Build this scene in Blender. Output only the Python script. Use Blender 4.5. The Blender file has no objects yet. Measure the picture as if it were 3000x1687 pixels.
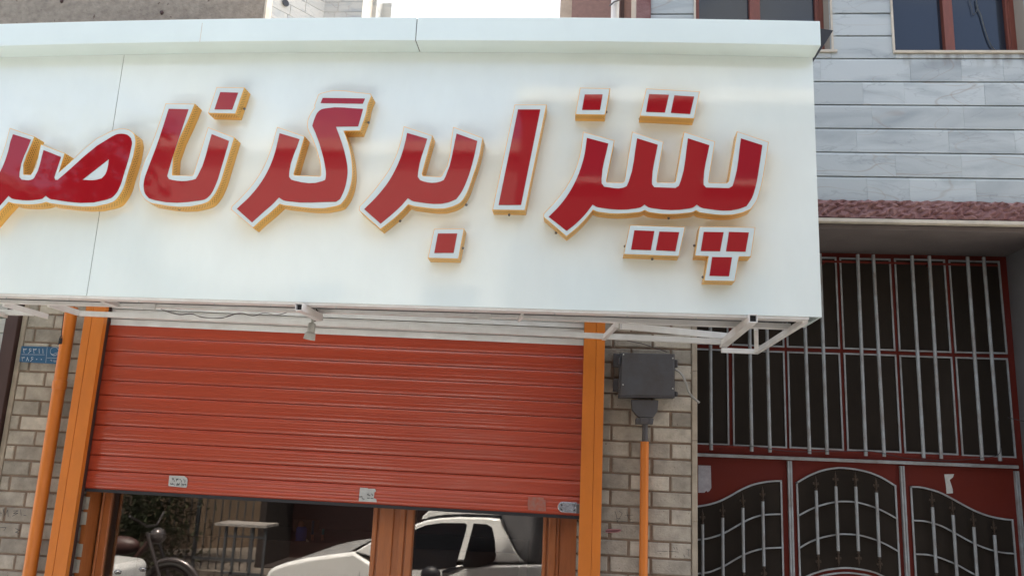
import bpy, bmesh, math, random
from mathutils import Vector, Matrix
random.seed(7)
R = math.radians
# ------------------------------------------------------------------ camera
YAW, PITCH, ROLL, LENS = R(5.19), R(11.90), R(2.60), 28.27
CAM = Vector((0, 0, 1.6))
fw = Vector((-math.sin(YAW)*math.cos(PITCH), math.cos(YAW)*math.cos(PITCH), math.sin(PITCH)))
r0 = Vector((math.cos(YAW), math.sin(YAW), 0)); u0 = r0.cross(fw)
rt = r0*math.cos(ROLL) + u0*math.sin(ROLL); up = -r0*math.sin(ROLL) + u0*math.cos(ROLL)
cd = bpy.data.cameras.new('camera'); cam = bpy.data.objects.new('camera', cd)
bpy.context.scene.collection.objects.link(cam)
m = Matrix((rt, up, -fw)).transposed().to_4x4(); m.translation = CAM
cam.matrix_world = m
cd.lens = LENS; cd.sensor_width = 36; cd.clip_start = 0.05; cd.clip_end = 2000
bpy.context.scene.camera = cam
F = LENS/36*3000
# ------------------------------------------------------------------ light
SUN_EL, SUN_AZ = R(68), R(12)
sc = bpy.context.scene
wd = bpy.data.worlds.new('World'); sc.world = wd; wd.use_nodes = True
nt = wd.node_tree; bg = nt.nodes['Background']
sky = nt.nodes.new('ShaderNodeTexSky'); sky.sky_type = 'NISHITA'; sky.sun_disc = False
sky.sun_elevation = SUN_EL; sky.sun_rotation = SUN_AZ; sky.dust_density = 6.0; sky.air_density = 1.0; sky.ozone_density = 1.0
# thin bright cloud over the hazy blue
tcw = nt.nodes.new('ShaderNodeTexCoord'); nzw = nt.nodes.new('ShaderNodeTexNoise'); nzw.inputs['Scale'].default_value = 3.2; nzw.inputs['Detail'].default_value = 7
mpw = nt.nodes.new('ShaderNodeMapping'); mpw.inputs['Scale'].default_value = (1, 1, 2.2); nt.links.new(tcw.outputs['Generated'], mpw.inputs[0]); nt.links.new(mpw.outputs[0], nzw.inputs[0])
mrw = nt.nodes.new('ShaderNodeMapRange'); mrw.inputs[1].default_value = .46; mrw.inputs[2].default_value = .60; nt.links.new(nzw.outputs[0], mrw.inputs[0])
bw = nt.nodes.new('ShaderNodeRGBToBW'); nt.links.new(sky.outputs[0], bw.inputs[0])
vmw = nt.nodes.new('ShaderNodeVectorMath'); vmw.operation = 'SCALE'; vmw.inputs[0].default_value = (1.7, 1.75, 1.75); nt.links.new(bw.outputs[0], vmw.inputs['Scale'])
mxw = nt.nodes.new('ShaderNodeMix'); mxw.data_type = 'RGBA'; nt.links.new(mrw.outputs[0], mxw.inputs[0]); nt.links.new(sky.outputs[0], mxw.inputs[6]); nt.links.new(vmw.outputs[0], mxw.inputs[7])
nt.links.new(mxw.outputs[2], bg.inputs[0]); bg.inputs[1].default_value = 0.15
sl = bpy.data.lights.new('sun', 'SUN'); sl.energy = 5.0; sl.angle = R(0.5); sl.color = (1, .95, .87)
so = bpy.data.objects.new('sun', sl); sc.collection.objects.link(so)
sd = Vector((math.sin(SUN_AZ)*math.cos(SUN_EL), math.cos(SUN_AZ)*math.cos(SUN_EL), math.sin(SUN_EL)))
so.rotation_euler = sd.to_track_quat('Z', 'Y').to_euler(); so.location = sd*50
sc.view_settings.view_transform = 'Standard'; sc.view_settings.look = 'None'
sc.view_settings.exposure = 1.88; sc.view_settings.gamma = 1
# ------------------------------------------------------------------ helpers
def P(px, py, Y, t=0):
    """world point on the vertical plane y = Y + t*x for a pixel of the 3000 px wide photograph"""
    d = fw + rt*((px-1500)/F) - up*((py-843.5)/F)
    return CAM + d*(Y/(d.y - t*d.x))
GL = 4.42
def M(px, py, Y):
    p = P(px, py, 2*GL-Y); return Vector((p.x, Y, p.z))
def zc(ox, oy, s): return lambda a, b: (ox+s*a, oy+s*b)
A1 = zc(0, 200, .3795); A2 = zc(650, 200, .3795); A3 = zc(1400, 200, .44865)
g6 = zc(2000, 700, .4623); g7 = zc(2000, 1300, .3882); c8 = zc(300, 1400, .5629)
COL = sc.collection
class MB:
    def __init__(s): s.v = []; s.f = []; s.tone = []; s.uv = {}
    def face(s, pts, tone=.5, uv=None):
        i = len(s.v); s.v += [tuple(p) for p in pts]; s.f.append(tuple(range(i, i+len(pts)))); s.tone.append(tone)
        if uv: s.uv[len(s.f)-1] = uv
    def mesh(s, vs, fs, tone=.5):
        i = len(s.v); s.v += [tuple(p) for p in vs]
        for f in fs: s.f.append(tuple(i+k for k in f)); s.tone.append(tone)
    def box(s, x0, x1, y0, y1, z0, z1, tone=.5):
        vs = [(x, y, z) for x in (x0, x1) for y in (y0, y1) for z in (z0, z1)]
        s.mesh(vs, [(0,1,3,2), (4,6,7,5), (0,4,5,1), (2,3,7,6), (0,2,6,4), (1,5,7,3)], tone)
    def brick(s, x0, x1, yf, yb, z0, z1, c=.004, tone=.5, j=0):
        r = lambda: random.uniform(-j, j)
        f = [(x0+c+r(), yf, z0+c+r()), (x1-c+r(), yf, z0+c+r()), (x1-c+r(), yf, z1-c+r()), (x0+c+r(), yf, z1-c+r())]
        e = [(x0, yf+c, z0), (x1, yf+c, z0), (x1, yf+c, z1), (x0, yf+c, z1)]
        b = [(x0, yb, z0), (x1, yb, z0), (x1, yb, z1), (x0, yb, z1)]
        fs = [(0,1,2,3)]
        for k in range(4):
            n = (k+1) % 4; fs += [(k, 4+k, 4+n, n), (4+k, 8+k, 8+n, 4+n)]
        s.mesh(f+e+b, fs, tone)
    def beam(s, a, b, w, h, upv=(0,0,1), tone=.5):
        a = Vector(a); b = Vector(b); d = (b-a).normalized(); sd = d.cross(Vector(upv)).normalized(); u = sd.cross(d)
        vs = [p + sd*sx*w/2 + u*sz*h/2 for p in (a, b) for sx, sz in ((-1,-1), (1,-1), (1,1), (-1,1))]
        s.mesh(vs, [(3,2,1,0), (4,5,6,7), (0,1,5,4), (1,2,6,5), (2,3,7,6), (3,0,4,7)], tone)
    def tube(s, pts, r, n=12, cap=True, tone=.5):
        pts = [Vector(p) for p in pts]; rr = r if isinstance(r, (list, tuple)) else [r]*len(pts)
        i0 = len(s.v); prev = None
        for k, p in enumerate(pts):
            d = (pts[min(k+1, len(pts)-1)] - pts[max(k-1, 0)]).normalized()
            if prev is None:
                a = Vector((0,0,1)) if abs(d.z) < .9 else Vector((1,0,0)); n1 = d.cross(a).normalized()
            else: n1 = (prev - d*prev.dot(d)).normalized()
            prev = n1; n2 = d.cross(n1)
            for q in range(n):
                an = 2*math.pi*q/n; s.v.append(tuple(p + (n1*math.cos(an)+n2*math.sin(an))*rr[k]))
        for k in range(len(pts)-1):
            for q in range(n):
                a = i0+k*n+q; b = i0+k*n+(q+1) % n
                s.f.append((a, b, b+n, a+n)); s.tone.append(tone)
        if cap:
            s.f.append(tuple(i0+q for q in range(n-1, -1, -1))); s.tone.append(tone)
            e = i0+(len(pts)-1)*n; s.f.append(tuple(e+q for q in range(n))); s.tone.append(tone)
    def stroke(s, pts, w, th=.0006, tone=.5):
        """flat ribbon in the xz-plane, facing -y"""
        pts = [Vector(p) for p in pts]
        for a, b in zip(pts, pts[1:]):
            d = b-a
            if d.length < 1e-6: continue
            d.normalize(); n = Vector((-d.z, 0, d.x))*w/2; a2 = a-d*w*.35; b2 = b+d*w*.35
            s.face([a2+n, a2-n, b2-n, b2+n], tone)
    def blob(s, c, rx, ry, rz, n=10, m=7, tone=.5, jit=0):
        i0 = len(s.v)
        for i in range(m+1):
            th = math.pi*i/m
            for q in range(n):
                a = 2*math.pi*q/n; k = 1+random.uniform(-jit, jit)
                s.v.append((c[0]+rx*k*math.sin(th)*math.cos(a), c[1]+ry*k*math.sin(th)*math.sin(a), c[2]+rz*k*math.cos(th)))
        for i in range(m):
            for q in range(n):
                a = i0+i*n+q; b = i0+i*n+(q+1) % n
                s.f.append((a, a+n, b+n, b)); s.tone.append(tone)
    def build(s, name, mat, parent=None, smooth=None, bevel=0, merge=True):
        me = bpy.data.meshes.new(name); me.from_pydata(s.v, [], s.f)
        at = me.attributes.new('tone', 'FLOAT', 'FACE'); at.data.foreach_set('value', s.tone)
        if s.uv:
            ul = me.uv_layers.new(name='UVMap')
            for fi, uv in s.uv.items():
                for li, c in zip(me.polygons[fi].loop_indices, uv): ul.data[li].uv = c
        bm = bmesh.new(); bm.from_mesh(me)
        if merge: bmesh.ops.remove_doubles(bm, verts=bm.verts, dist=1e-5)
        bmesh.ops.recalc_face_normals(bm, faces=bm.faces) if not getattr(s, 'keepn', False) else None
        bm.to_mesh(me); bm.free()
        me.materials.append(mat)
        if smooth is not None:
            me.polygons.foreach_set('use_smooth', [True]*len(me.polygons)); me.set_sharp_from_angle(angle=R(smooth))
        o = bpy.data.objects.new(name, me); COL.objects.link(o)
        if parent is not None:
            o.parent = parent; o.matrix_parent_inverse = parent.matrix_world.inverted() if False else Matrix.Translation(-parent.location) if parent.type == 'EMPTY' else Matrix()
        if bevel:
            b = o.modifiers.new('bevel', 'BEVEL'); b.width = bevel; b.segments = 2; b.limit_method = 'ANGLE'; b.angle_limit = R(40)
        return o
def tag(o, label=None, cat=None, group=None, kind=None):
    for k, v in (('label', label), ('category', cat), ('group', group), ('kind', kind)):
        if v: o[k] = v
    return o
def empty(name, loc, label, cat, group=None):
    o = bpy.data.objects.new(name, None); COL.objects.link(o); o.location = loc; o.empty_display_size = .1
    return tag(o, label, cat, group)
# ------------------------------------------------------------------ materials
def mat(name, col, rough=.5, metal=0, spec=.5, noise=0, nscale=8, bump=0, bscale=40, tone=0, stretch=None, coat=0, col2=None, speck=0, speckscale=120, speckcol=(.03,.03,.03)):
    m = bpy.data.materials.new(name); m.use_nodes = True; t = m.node_tree; N = t.nodes; L = t.links
    b = N['Principled BSDF']; b.inputs['Roughness'].default_value = rough; b.inputs['Metallic'].default_value = metal
    b.inputs['Specular IOR Level'].default_value = spec; b.inputs['Coat Weight'].default_value = coat; b.inputs['Coat Roughness'].default_value = .05
    tc = N.new('ShaderNodeTexCoord'); src = tc.outputs['Object']
    if stretch:
        mp = N.new('ShaderNodeMapping'); mp.inputs['Scale'].default_value = stretch; L.new(src, mp.inputs[0]); src = mp.outputs[0]
    rgb = N.new('ShaderNodeRGB'); rgb.outputs[0].default_value = (*col, 1); cur = rgb.outputs[0]
    def noise_tex(sc_, det=6, ro=.6):
        n = N.new('ShaderNodeTexNoise'); n.inputs['Scale'].default_value = sc_; n.inputs['Detail'].default_value = det; n.inputs['Roughness'].default_value = ro
        L.new(src, n.inputs['Vector']); return n
    if noise:
        n = noise_tex(nscale); mr = N.new('ShaderNodeMapRange'); mr.inputs[1].default_value = .3; mr.inputs[2].default_value = .7
        L.new(n.outputs[0], mr.inputs[0])
        mx = N.new('ShaderNodeMix'); mx.data_type = 'RGBA'; L.new(cur, mx.inputs[6])
        c2 = col2 if col2 else tuple(c*(1-noise) for c in col); mx.inputs[7].default_value = (*c2, 1)
        L.new(mr.outputs[0], mx.inputs[0]); cur = mx.outputs[2]
    if tone:
        a = N.new('ShaderNodeAttribute'); a.attribute_name = 'tone'
        mr = N.new('ShaderNodeMapRange'); mr.inputs[3].default_value = 1-tone; mr.inputs[4].default_value = 1+tone
        L.new(a.outputs['Fac'], mr.inputs[0])
        vm = N.new('ShaderNodeVectorMath'); vm.operation = 'SCALE'; L.new(cur, vm.inputs[0]); L.new(mr.outputs[0], vm.inputs['Scale']); cur = vm.outputs[0]
    if speck:
        n = noise_tex(speckscale, 3, .5); mr = N.new('ShaderNodeMapRange'); mr.inputs[1].default_value = 1-speck; mr.inputs[2].default_value = 1-speck+.06
        mr.inputs[1].default_value = .5+ (1-speck)*.3; mr.inputs[2].default_value = mr.inputs[1].default_value+.05
        L.new(n.outputs[0], mr.inputs[0]); mx = N.new('ShaderNodeMix'); mx.data_type = 'RGBA'; L.new(cur, mx.inputs[6]); mx.inputs[7].default_value = (*speckcol, 1)
        L.new(mr.outputs[0], mx.inputs[0]); cur = mx.outputs[2]
    L.new(cur, b.inputs['Base Color'])
    if bump:
        n = noise_tex(bscale); bp = N.new('ShaderNodeBump'); bp.inputs['Strength'].default_value = bump; bp.inputs['Distance'].default_value = .01
        L.new(n.outputs[0], bp.inputs['Height']); L.new(bp.outputs[0], b.inputs['Normal'])
        if coat: L.new(bp.outputs[0], b.inputs['Coat Normal'])
    return m
MT = {}
MT['panel'] = mat('white_composite', (.77,.865,.84), .07, noise=.08, nscale=2.0, bump=.05, bscale=1.2, coat=.8, stretch=(1.6,1.6,.8))
MT['cornice'] = mat('cornice_white', (.70,.82,.815), .22, noise=.07, nscale=2, bump=.04, bscale=2.5)
MT['acryl_white'] = mat('white_acrylic', (.56,.65,.65), .3)
MT['acryl_red'] = mat('red_acrylic', (.30,.008,.014), .04, spec=.45, bump=.03, bscale=3)
MT['frame_white'] = mat('white_painted_steel', (.80,.80,.78), .4, noise=.2, nscale=9, col2=(.66,.64,.61), bump=.1)
MT['shutter'] = mat('shutter_paint', (.44,.062,.028), .24, noise=.10, nscale=2, stretch=(.7,1,12), spec=.5, coat=.3)
MT['orange'] = mat('orange_paint', (.66,.19,.022), .38, noise=.14, nscale=5, stretch=(3,3,1), bump=.08, bscale=60, speck=.25, speckscale=90, speckcol=(.3,.09,.02))
MT['orange_door'] = mat('orange_door_paint', (.42,.13,.035), .33, noise=.2, nscale=30, stretch=(3,3,.4), bump=.15, bscale=60)
MT['brick'] = mat('tan_brick', (.44,.395,.325), .9, noise=.38, nscale=14, tone=.34, bump=.5, bscale=90, speck=.35, speckscale=70, speckcol=(.10,.08,.06))
MT['mortar'] = mat('brown_mortar', (.28,.205,.15), .95, noise=.35, nscale=20, bump=.5, bscale=80)
MT['render'] = mat('corner_render', (.42,.36,.28), .95, noise=.3, nscale=12, bump=.4, bscale=70)
MT['plaster'] = mat('tan_plaster', (.33,.295,.245), .95, noise=.38, nscale=26, col2=(.22,.195,.165), bump=1.0, bscale=40, speck=.38, speckscale=30, speckcol=(.13,.10,.08))
MT['granite'] = mat('rough_red_granite', (.15,.058,.056), .75, noise=.5, nscale=10, col2=(.25,.145,.14), bump=.8, bscale=35)
MT['granite_smooth'] = mat('mauve_granite', (.28,.17,.15), .5, noise=.25, nscale=25, bump=.1)
MT['cream'] = mat('cream_trim', (.60,.55,.46), .7, noise=.3, nscale=10)
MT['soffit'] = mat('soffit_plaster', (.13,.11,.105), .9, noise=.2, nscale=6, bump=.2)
MT['recess_shaded'] = mat('recess_stone_shaded', (.17,.165,.17), .7, noise=.2, nscale=4)  # shade of the gate recess put into the stone's colour
MT['reveal'] = mat('reveal_stone', (.40,.43,.44), .7, noise=.15, nscale=4)
MT['gate_red'] = mat('gate_red_paint', (.115,.016,.009), .6, spec=.15, noise=.35, nscale=3, bump=.12, bscale=30, col2=(.11,.018,.014))
MT['gate_dark'] = mat('gate_dark_sheet', (.033,.027,.022), .85, spec=.05, noise=.3, nscale=2, bump=.1, bscale=200)
MT['gate_white'] = mat('gate_pale_paint', (.34,.38,.40), .45, noise=.35, nscale=14, col2=(.22,.21,.20))
MT['bronze'] = mat('bronze_paint', (.045,.030,.020), .45, metal=.3)
MT['wood'] = mat('window_wood', (.22,.060,.038), .45, noise=.35, nscale=8, stretch=(8,8,1), col2=(.15,.045,.03))
MT['winglass'] = mat('window_glass_dark', (.016,.022,.035), .06, spec=.6)
MT['black'] = mat('black_rubber', (.012,.013,.018), .5)
MT['wire'] = mat('dark_wire', (.05,.03,.03), .5)
MT['box'] = mat('grey_box_paint', (.085,.088,.10), .5, noise=.25, nscale=12, bump=.15, col2=(.07,.062,.06), speck=.25, speckscale=60, speckcol=(.09,.05,.035))
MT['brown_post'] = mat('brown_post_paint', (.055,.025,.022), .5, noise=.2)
MT['pvc'] = mat('grey_pvc', (.50,.50,.46), .5)
MT['cable'] = mat('grey_cable', (.30,.29,.26), .5)
MT['dull_chrome'] = mat('dull_metal', (.10,.09,.09), .25, metal=.6)
MT['chrome'] = mat('bright_metal', (.75,.77,.8), .16, metal=1, bump=.1, bscale=30)
MT['screw'] = mat('screw_metal', (.15,.16,.17), .4, metal=.8)
MT['paper'] = mat('paper_white', (.55,.56,.54), .7, noise=.25, nscale=40)
MT['paper_grey'] = mat('paper_grey', (.42,.40,.42), .8, noise=.35, nscale=30)
MT['ghost'] = mat('paper_ghost', (.30,.17,.14), .7, noise=.5, nscale=60, col2=(.40,.085,.045))
MT['ink'] = mat('dark_ink', (.03,.035,.045), .6)
MT['ink_pink'] = mat('pink_mark', (.55,.25,.27), .7, noise=.3, nscale=60)
MT['blue'] = mat('plaque_blue', (.012,.10,.22), .4, noise=.2, nscale=20)
MT['plaque_white'] = mat('plaque_white', (.62,.66,.68), .5)
MT['seam'] = mat('dark_gap', (.10,.10,.10), .7)
MT['carpaint'] = mat('car_white', (.80,.81,.80), .18, coat=.6)
MT['cargrey'] = mat('canopy_grey', (.16,.16,.17), .6, noise=.2, nscale=5)
MT['carglass'] = mat('car_glass', (.012,.013,.016), .05)
MT['tyre'] = mat('tyre', (.02,.02,.02), .8)
MT['asphalt'] = mat('asphalt', (.145,.14,.13), .9, noise=.3, nscale=3, bump=.3, bscale=120)
MT['paving'] = mat('paving', (.42,.39,.34), .9, noise=.25, nscale=3, bump=.2)
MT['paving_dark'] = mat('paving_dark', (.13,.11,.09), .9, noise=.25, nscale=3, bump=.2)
MT['ochre'] = mat('ochre_wall', (.15,.105,.07), .95, noise=.25, nscale=3, bump=.3)
MT['bld_cream'] = mat('cream_facade', (.34,.30,.25), .85, noise=.15, nscale=2)
MT['bld_brick'] = mat('brown_facade', (.10,.07,.055), .9, noise=.3, nscale=6)
MT['dark'] = mat('dark_interior', (.02,.014,.012), .9)
MT['trunk'] = mat('bark', (.09,.065,.045), .9, noise=.4, nscale=12, bump=.6)
MT['leaf'] = mat('leaf', (.036,.044,.020), .6, tone=.5)
MT['fence'] = mat('fence_iron', (.045,.05,.055), .5)
MT['cloth_blue'] = mat('cloth_blue', (.06,.11,.50), .8, noise=.3, nscale=10)
MT['cloth_white'] = mat('cloth_white', (.6,.58,.55), .8)
MT['cloth_red'] = mat('cloth_red', (.40,.03,.02), .7)
MT['joint_tan'] = mat('joint_tan', (.34,.30,.25), .9)
MT['film'] = mat('dim_film', (.11,.12,.12), .4)
MT['tabletop'] = mat('table_top_stone', (.28,.26,.24), .6, noise=.3, nscale=12)
MT['teal'] = mat('teal_plastic', (.02,.22,.24), .4)
MT['skin'] = mat('skin', (.42,.22,.15), .6)
MT['pipe_white'] = mat('white_pipe', (.70,.74,.76), .5)

def gold_mat():
    m = bpy.data.materials.new('gold_perforated'); m.use_nodes = True; t = m.node_tree; N = t.nodes; L = t.links
    b = N['Principled BSDF']; b.inputs['Metallic'].default_value = .55; b.inputs['Roughness'].default_value = .32
    uv = N.new('ShaderNodeUVMap'); sx = N.new('ShaderNodeSeparateXYZ'); L.new(uv.outputs[0], sx.inputs[0])
    def mth(op, a, bb=None):
        n = N.new('ShaderNodeMath'); n.operation = op
        for i, v in enumerate((a, bb)):
            if v is None: continue
            if isinstance(v, (int, float)): n.inputs[i].default_value = v
            else: L.new(v, n.inputs[i])
        return n.outputs[0]
    S = .0125
    u = mth('DIVIDE', sx.outputs[0], S); v = mth('DIVIDE', sx.outputs[1], S*.8)
    row = mth('FLOOR', v); off = mth('MULTIPLY', mth('MODULO', row, 2.0), .5)
    fu = mth('SUBTRACT', mth('FRACT', mth('ADD', u, off)), .5); fv = mth('SUBTRACT', mth('FRACT', v), .5)
    d = mth('SQRT', mth('ADD', mth('MULTIPLY', fu, fu), mth('MULTIPLY', fv, fv)))
    hole = mth('LESS_THAN', d, .30)
    band = mth('MULTIPLY', mth('GREATER_THAN', sx.outputs[1], .010), mth('LESS_THAN', sx.outputs[1], .044))
    fac = mth('MULTIPLY', hole, band)
    mx = N.new('ShaderNodeMix'); mx.data_type = 'RGBA'; mx.inputs[6].default_value = (.84,.47,.11,1); mx.inputs[7].default_value = (.38,.20,.045,1)
    L.new(fac, mx.inputs[0]); L.new(mx.outputs[2], b.inputs['Base Color'])
    n = N.new('ShaderNodeTexNoise'); n.inputs['Scale'].default_value = 25
    tc = N.new('ShaderNodeTexCoord'); L.new(tc.outputs['Object'], n.inputs[0])
    bp = N.new('ShaderNodeBump'); bp.inputs['Strength'].default_value = .25; bp.inputs['Distance'].default_value = .004
    L.new(n.outputs[0], bp.inputs['Height']); L.new(bp.outputs[0], b.inputs['Normal'])
    return m
MT['gold'] = gold_mat()
def marble_mat(name, base, stain=False):
    m = bpy.data.materials.new(name); m.use_nodes = True; t = m.node_tree; N = t.nodes; L = t.links
    b = N['Principled BSDF']; b.inputs['Roughness'].default_value = .32
    tc = N.new('ShaderNodeTexCoord'); at = N.new('ShaderNodeAttribute'); at.attribute_name = 'tone'
    # shift the pattern slab by slab
    vm = N.new('ShaderNodeVectorMath'); vm.operation = 'MULTIPLY_ADD'
    cb = N.new('ShaderNodeCombineXYZ')
    for i in range(3): L.new(at.outputs['Fac'], cb.inputs[i])
    L.new(cb.outputs[0], vm.inputs[0]); vm.inputs[1].default_value = (13, 7, 29); L.new(tc.outputs['Object'], vm.inputs[2])
    mp = N.new('ShaderNodeMapping'); mp.inputs['Rotation'].default_value = (0, R(35), 0); mp.inputs['Scale'].default_value = (.45, 1, 1.5); L.new(vm.outputs[0], mp.inputs[0])
    def nz(scale, det, dist=0):
        n = N.new('ShaderNodeTexNoise'); n.inputs['Scale'].default_value = scale; n.inputs['Detail'].default_value = det; n.inputs['Distortion'].default_value = dist
        L.new(mp.outputs[0], n.inputs[0]); return n.outputs[0]
    def mth(op, a, bb=None, c=None):
        n = N.new('ShaderNodeMath'); n.operation = op
        for i, v in enumerate((a, bb, c)):
            if v is None: continue
            if isinstance(v, (int, float)): n.inputs[i].default_value = v
            else: L.new(v, n.inputs[i])
        return n.outputs[0]
    def mixc(fac, a, col):
        x = N.new('ShaderNodeMix'); x.data_type = 'RGBA'; L.new(fac, x.inputs[0]); L.new(a, x.inputs[6]); x.inputs[7].default_value = (*col, 1); return x.outputs[2]
    def vein(n, w): # 1 on the line n=.5
        r = N.new('ShaderNodeMapRange'); r.inputs[1].default_value = 0; r.inputs[2].default_value = w; r.inputs[3].default_value = 1; r.inputs[4].default_value = 0
        L.new(mth('ABSOLUTE', mth('SUBTRACT', n, .5)), r.inputs[0]); return r.outputs[0]
    rgb = N.new('ShaderNodeRGB'); rgb.outputs[0].default_value = (*base, 1)
    sc_ = N.new('ShaderNodeVectorMath'); sc_.operation = 'SCALE'; L.new(rgb.outputs[0], sc_.inputs[0])
    L.new(mth('MULTIPLY_ADD', at.outputs['Fac'], .16, .92), sc_.inputs['Scale']); cur = sc_.outputs[0]
    pr = N.new('ShaderNodeMapRange'); pr.inputs[1].default_value = .5; pr.inputs[2].default_value = .72; L.new(nz(4, 6, .8), pr.inputs[0])
    cur = mixc(mth('MULTIPLY', pr.outputs[0], .7), cur, (.21,.25,.275))
    v1 = mth('MULTIPLY', vein(nz(1.1, 3, .1), .0035), mth('MULTIPLY', nz(1.7, 2), .8)); cur = mixc(v1, cur, (.26,.19,.14))
    v3 = mth('MULTIPLY', vein(nz(2.2, 2, .1), .0025), mth('MULTIPLY', nz(5.1, 2), .8)); cur = mixc(v3, cur, (.30,.22,.16))
    v2 = mth('MULTIPLY', vein(nz(5, 5, .5), .010), mth('MULTIPLY', nz(3.7, 2), .8)); cur = mixc(v2, cur, (.22,.24,.26))
    if stain:
        sx = N.new('ShaderNodeSeparateXYZ'); L.new(tc.outputs['Object'], sx.inputs[0])
        zz = N.new('ShaderNodeMapRange'); zz.inputs[1].default_value = 3.79; zz.inputs[2].default_value = 3.895; L.new(sx.outputs[2], zz.inputs[0])
        ab = mth('LESS_THAN', sx.outputs[2], 3.9); xx = mth('GREATER_THAN', sx.outputs[0], 1.72)
        st = N.new('ShaderNodeTexNoise'); st.inputs['Scale'].default_value = 9; st.inputs['Detail'].default_value = 5
        m2 = N.new('ShaderNodeMapping'); m2.inputs['Scale'].default_value = (1.6, 1, .35); L.new(tc.outputs['Object'], m2.inputs[0]); L.new(m2.outputs[0], st.inputs[0])
        sr = N.new('ShaderNodeMapRange'); sr.inputs[1].default_value = .46; sr.inputs[2].default_value = .62; L.new(st.outputs[0], sr.inputs[0])
        f = mth('MULTIPLY', mth('MULTIPLY', zz.outputs[0], mth('MULTIPLY', ab, xx)), mth('MULTIPLY', sr.outputs[0], .85))
        cur = mixc(f, cur, (.13,.11,.09))
    L.new(cur, b.inputs['Base Color'])
    n = N.new('ShaderNodeTexNoise'); n.inputs['Scale'].default_value = 60; L.new(tc.outputs['Object'], n.inputs[0])
    bp = N.new('ShaderNodeBump'); bp.inputs['Strength'].default_value = .05; bp.inputs['Distance'].default_value = .01; L.new(n.outputs[0], bp.inputs['Height']); L.new(bp.outputs[0], b.inputs['Normal'])
    return m
MT['marble'] = marble_mat('marble', (.43,.48,.49), True)
MT['marble_far'] = marble_mat('marble_far', (.42,.42,.39))
def glass_mat():
    m = bpy.data.materials.new('tinted_shop_glass'); m.use_nodes = True; t = m.node_tree; N = t.nodes; L = t.links
    for n in list(N): N.remove(n)
    o = N.new('ShaderNodeOutputMaterial'); mx = N.new('ShaderNodeMixShader'); g = N.new('ShaderNodeBsdfGlossy'); tr = N.new('ShaderNodeBsdfTransparent')
    g.inputs['Roughness'].default_value = .012; g.inputs['Color'].default_value = (.95,.92,.88,1); tr.inputs[0].default_value = (.72,.70,.68,1)
    lw = N.new('ShaderNodeFresnel'); lw.inputs[0].default_value = 1.5
    a = N.new('ShaderNodeMath'); a.operation = 'MULTIPLY_ADD'; a.inputs[1].default_value = 1.0; a.inputs[2].default_value = .085; L.new(lw.outputs[0], a.inputs[0])
    L.new(a.outputs[0], mx.inputs[0]); L.new(tr.outputs[0], mx.inputs[1]); L.new(g.outputs[0], mx.inputs[2]); L.new(mx.outputs[0], o.inputs[0])
    return m
MT['glass'] = glass_mat()

GZ = -0.3      # street level
# ================================================================== SETTING
b = MB(); b.box(-120, 120, -120, 2.55, GZ-.3, GZ); tag(b.build('street', MT['asphalt']), kind='structure')
b = MB(); b.box(-120, 120, 2.7, 60, GZ-.3, GZ+.12); tag(b.build('pavement', MT['paving']), kind='structure')
b = MB(); b.box(-120, 120, 2.554, 2.696, GZ-.3, GZ+.15); tag(b.build('kerb', MT['paving'], bevel=.015), kind='structure')
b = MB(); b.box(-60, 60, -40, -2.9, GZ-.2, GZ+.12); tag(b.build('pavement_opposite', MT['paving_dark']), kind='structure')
GZ2 = GZ+.12
# ================================================================== SHOP BUILDING
shop = empty('shop_building', (-1.3, 4.4, GZ2), 'single storey shop of tan brick piers behind the white signboard', 'shop building')
CH = .0819; Z0 = 1.055   # course pitch, a bed joint height
def brick_pier(x0, x1, joints_a, joints_b, zbot, ztop, shift):
    bk = MB(); bh = .0715; jt = CH-bh
    n0 = int((zbot-Z0)/CH)-1
    k = n0
    while Z0+k*CH < ztop:
        zb = Z0+k*CH+jt/2; zt = zb+bh
        if zb > zbot:
            js = joints_a if (k+shift) % 2 == 0 else joints_b
            xs = [x0] + [j for j in js if x0+.03 < j < x1-.03] + [x1]
            for a, c in zip(xs, xs[1:]):
                a2 = a+(.006 if a != x0 else 0); c2 = c-(.006 if c != x1 else 0)
                t = random.choice([random.uniform(.2,.6), random.uniform(.35,.7), random.uniform(.75,1.1)])
                bk.brick(a2+random.uniform(-.002,.002), c2+random.uniform(-.002,.002), 4.30+random.uniform(0,.003), 4.335, zb+random.uniform(-.0015,.0015), min(zt, ztop)+random.uniform(-.0015,.0015), .0045, t, .0015)
        k += 1
    return bk
ja = [.165-.2095*3, .165-.2095*2, .165-.2095, .165, .3745, .584]; jb = [.263-.2095*2, .263-.2095, .263, .472]
brick_pier(-.002, .578, ja, jb, GZ2, 2.6, 0).build('brick_pier', MT['brick'], shop)
b = MB(); b.box(.002, .600, 4.309, 4.60, GZ2, 2.6); b.build('mortar_bed', MT['mortar'], shop)
b = MB(); z = GZ2
while z < 2.6:
    h = random.uniform(.3,.5); b.brick(.580, .608, 4.297, 4.59, z, min(z+h, 2.6), .003, .5, .002); z += h+.001
b.build('corner_strip', MT['render'], shop, bevel=0)
jl = [-3.165+.2095*i for i in range(7)]; jl2 = [x-.105 for x in jl]
brick_pier(-3.165, -2.633, [x+.055 for x in jl], [x+.16 for x in jl], GZ2, 2.6, 1).build('brick_pier', MT['brick'], shop)
b = MB(); b.box(-3.17, -2.637, 4.309, 4.60, GZ2, 2.6); b.build('mortar_bed', MT['mortar'], shop)
b = MB(); b.brick(-3.196, -3.167, 4.297, 4.6, GZ2, 2.6, .004, .5, .003); b.build('corner_strip', MT['render'], shop)
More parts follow.
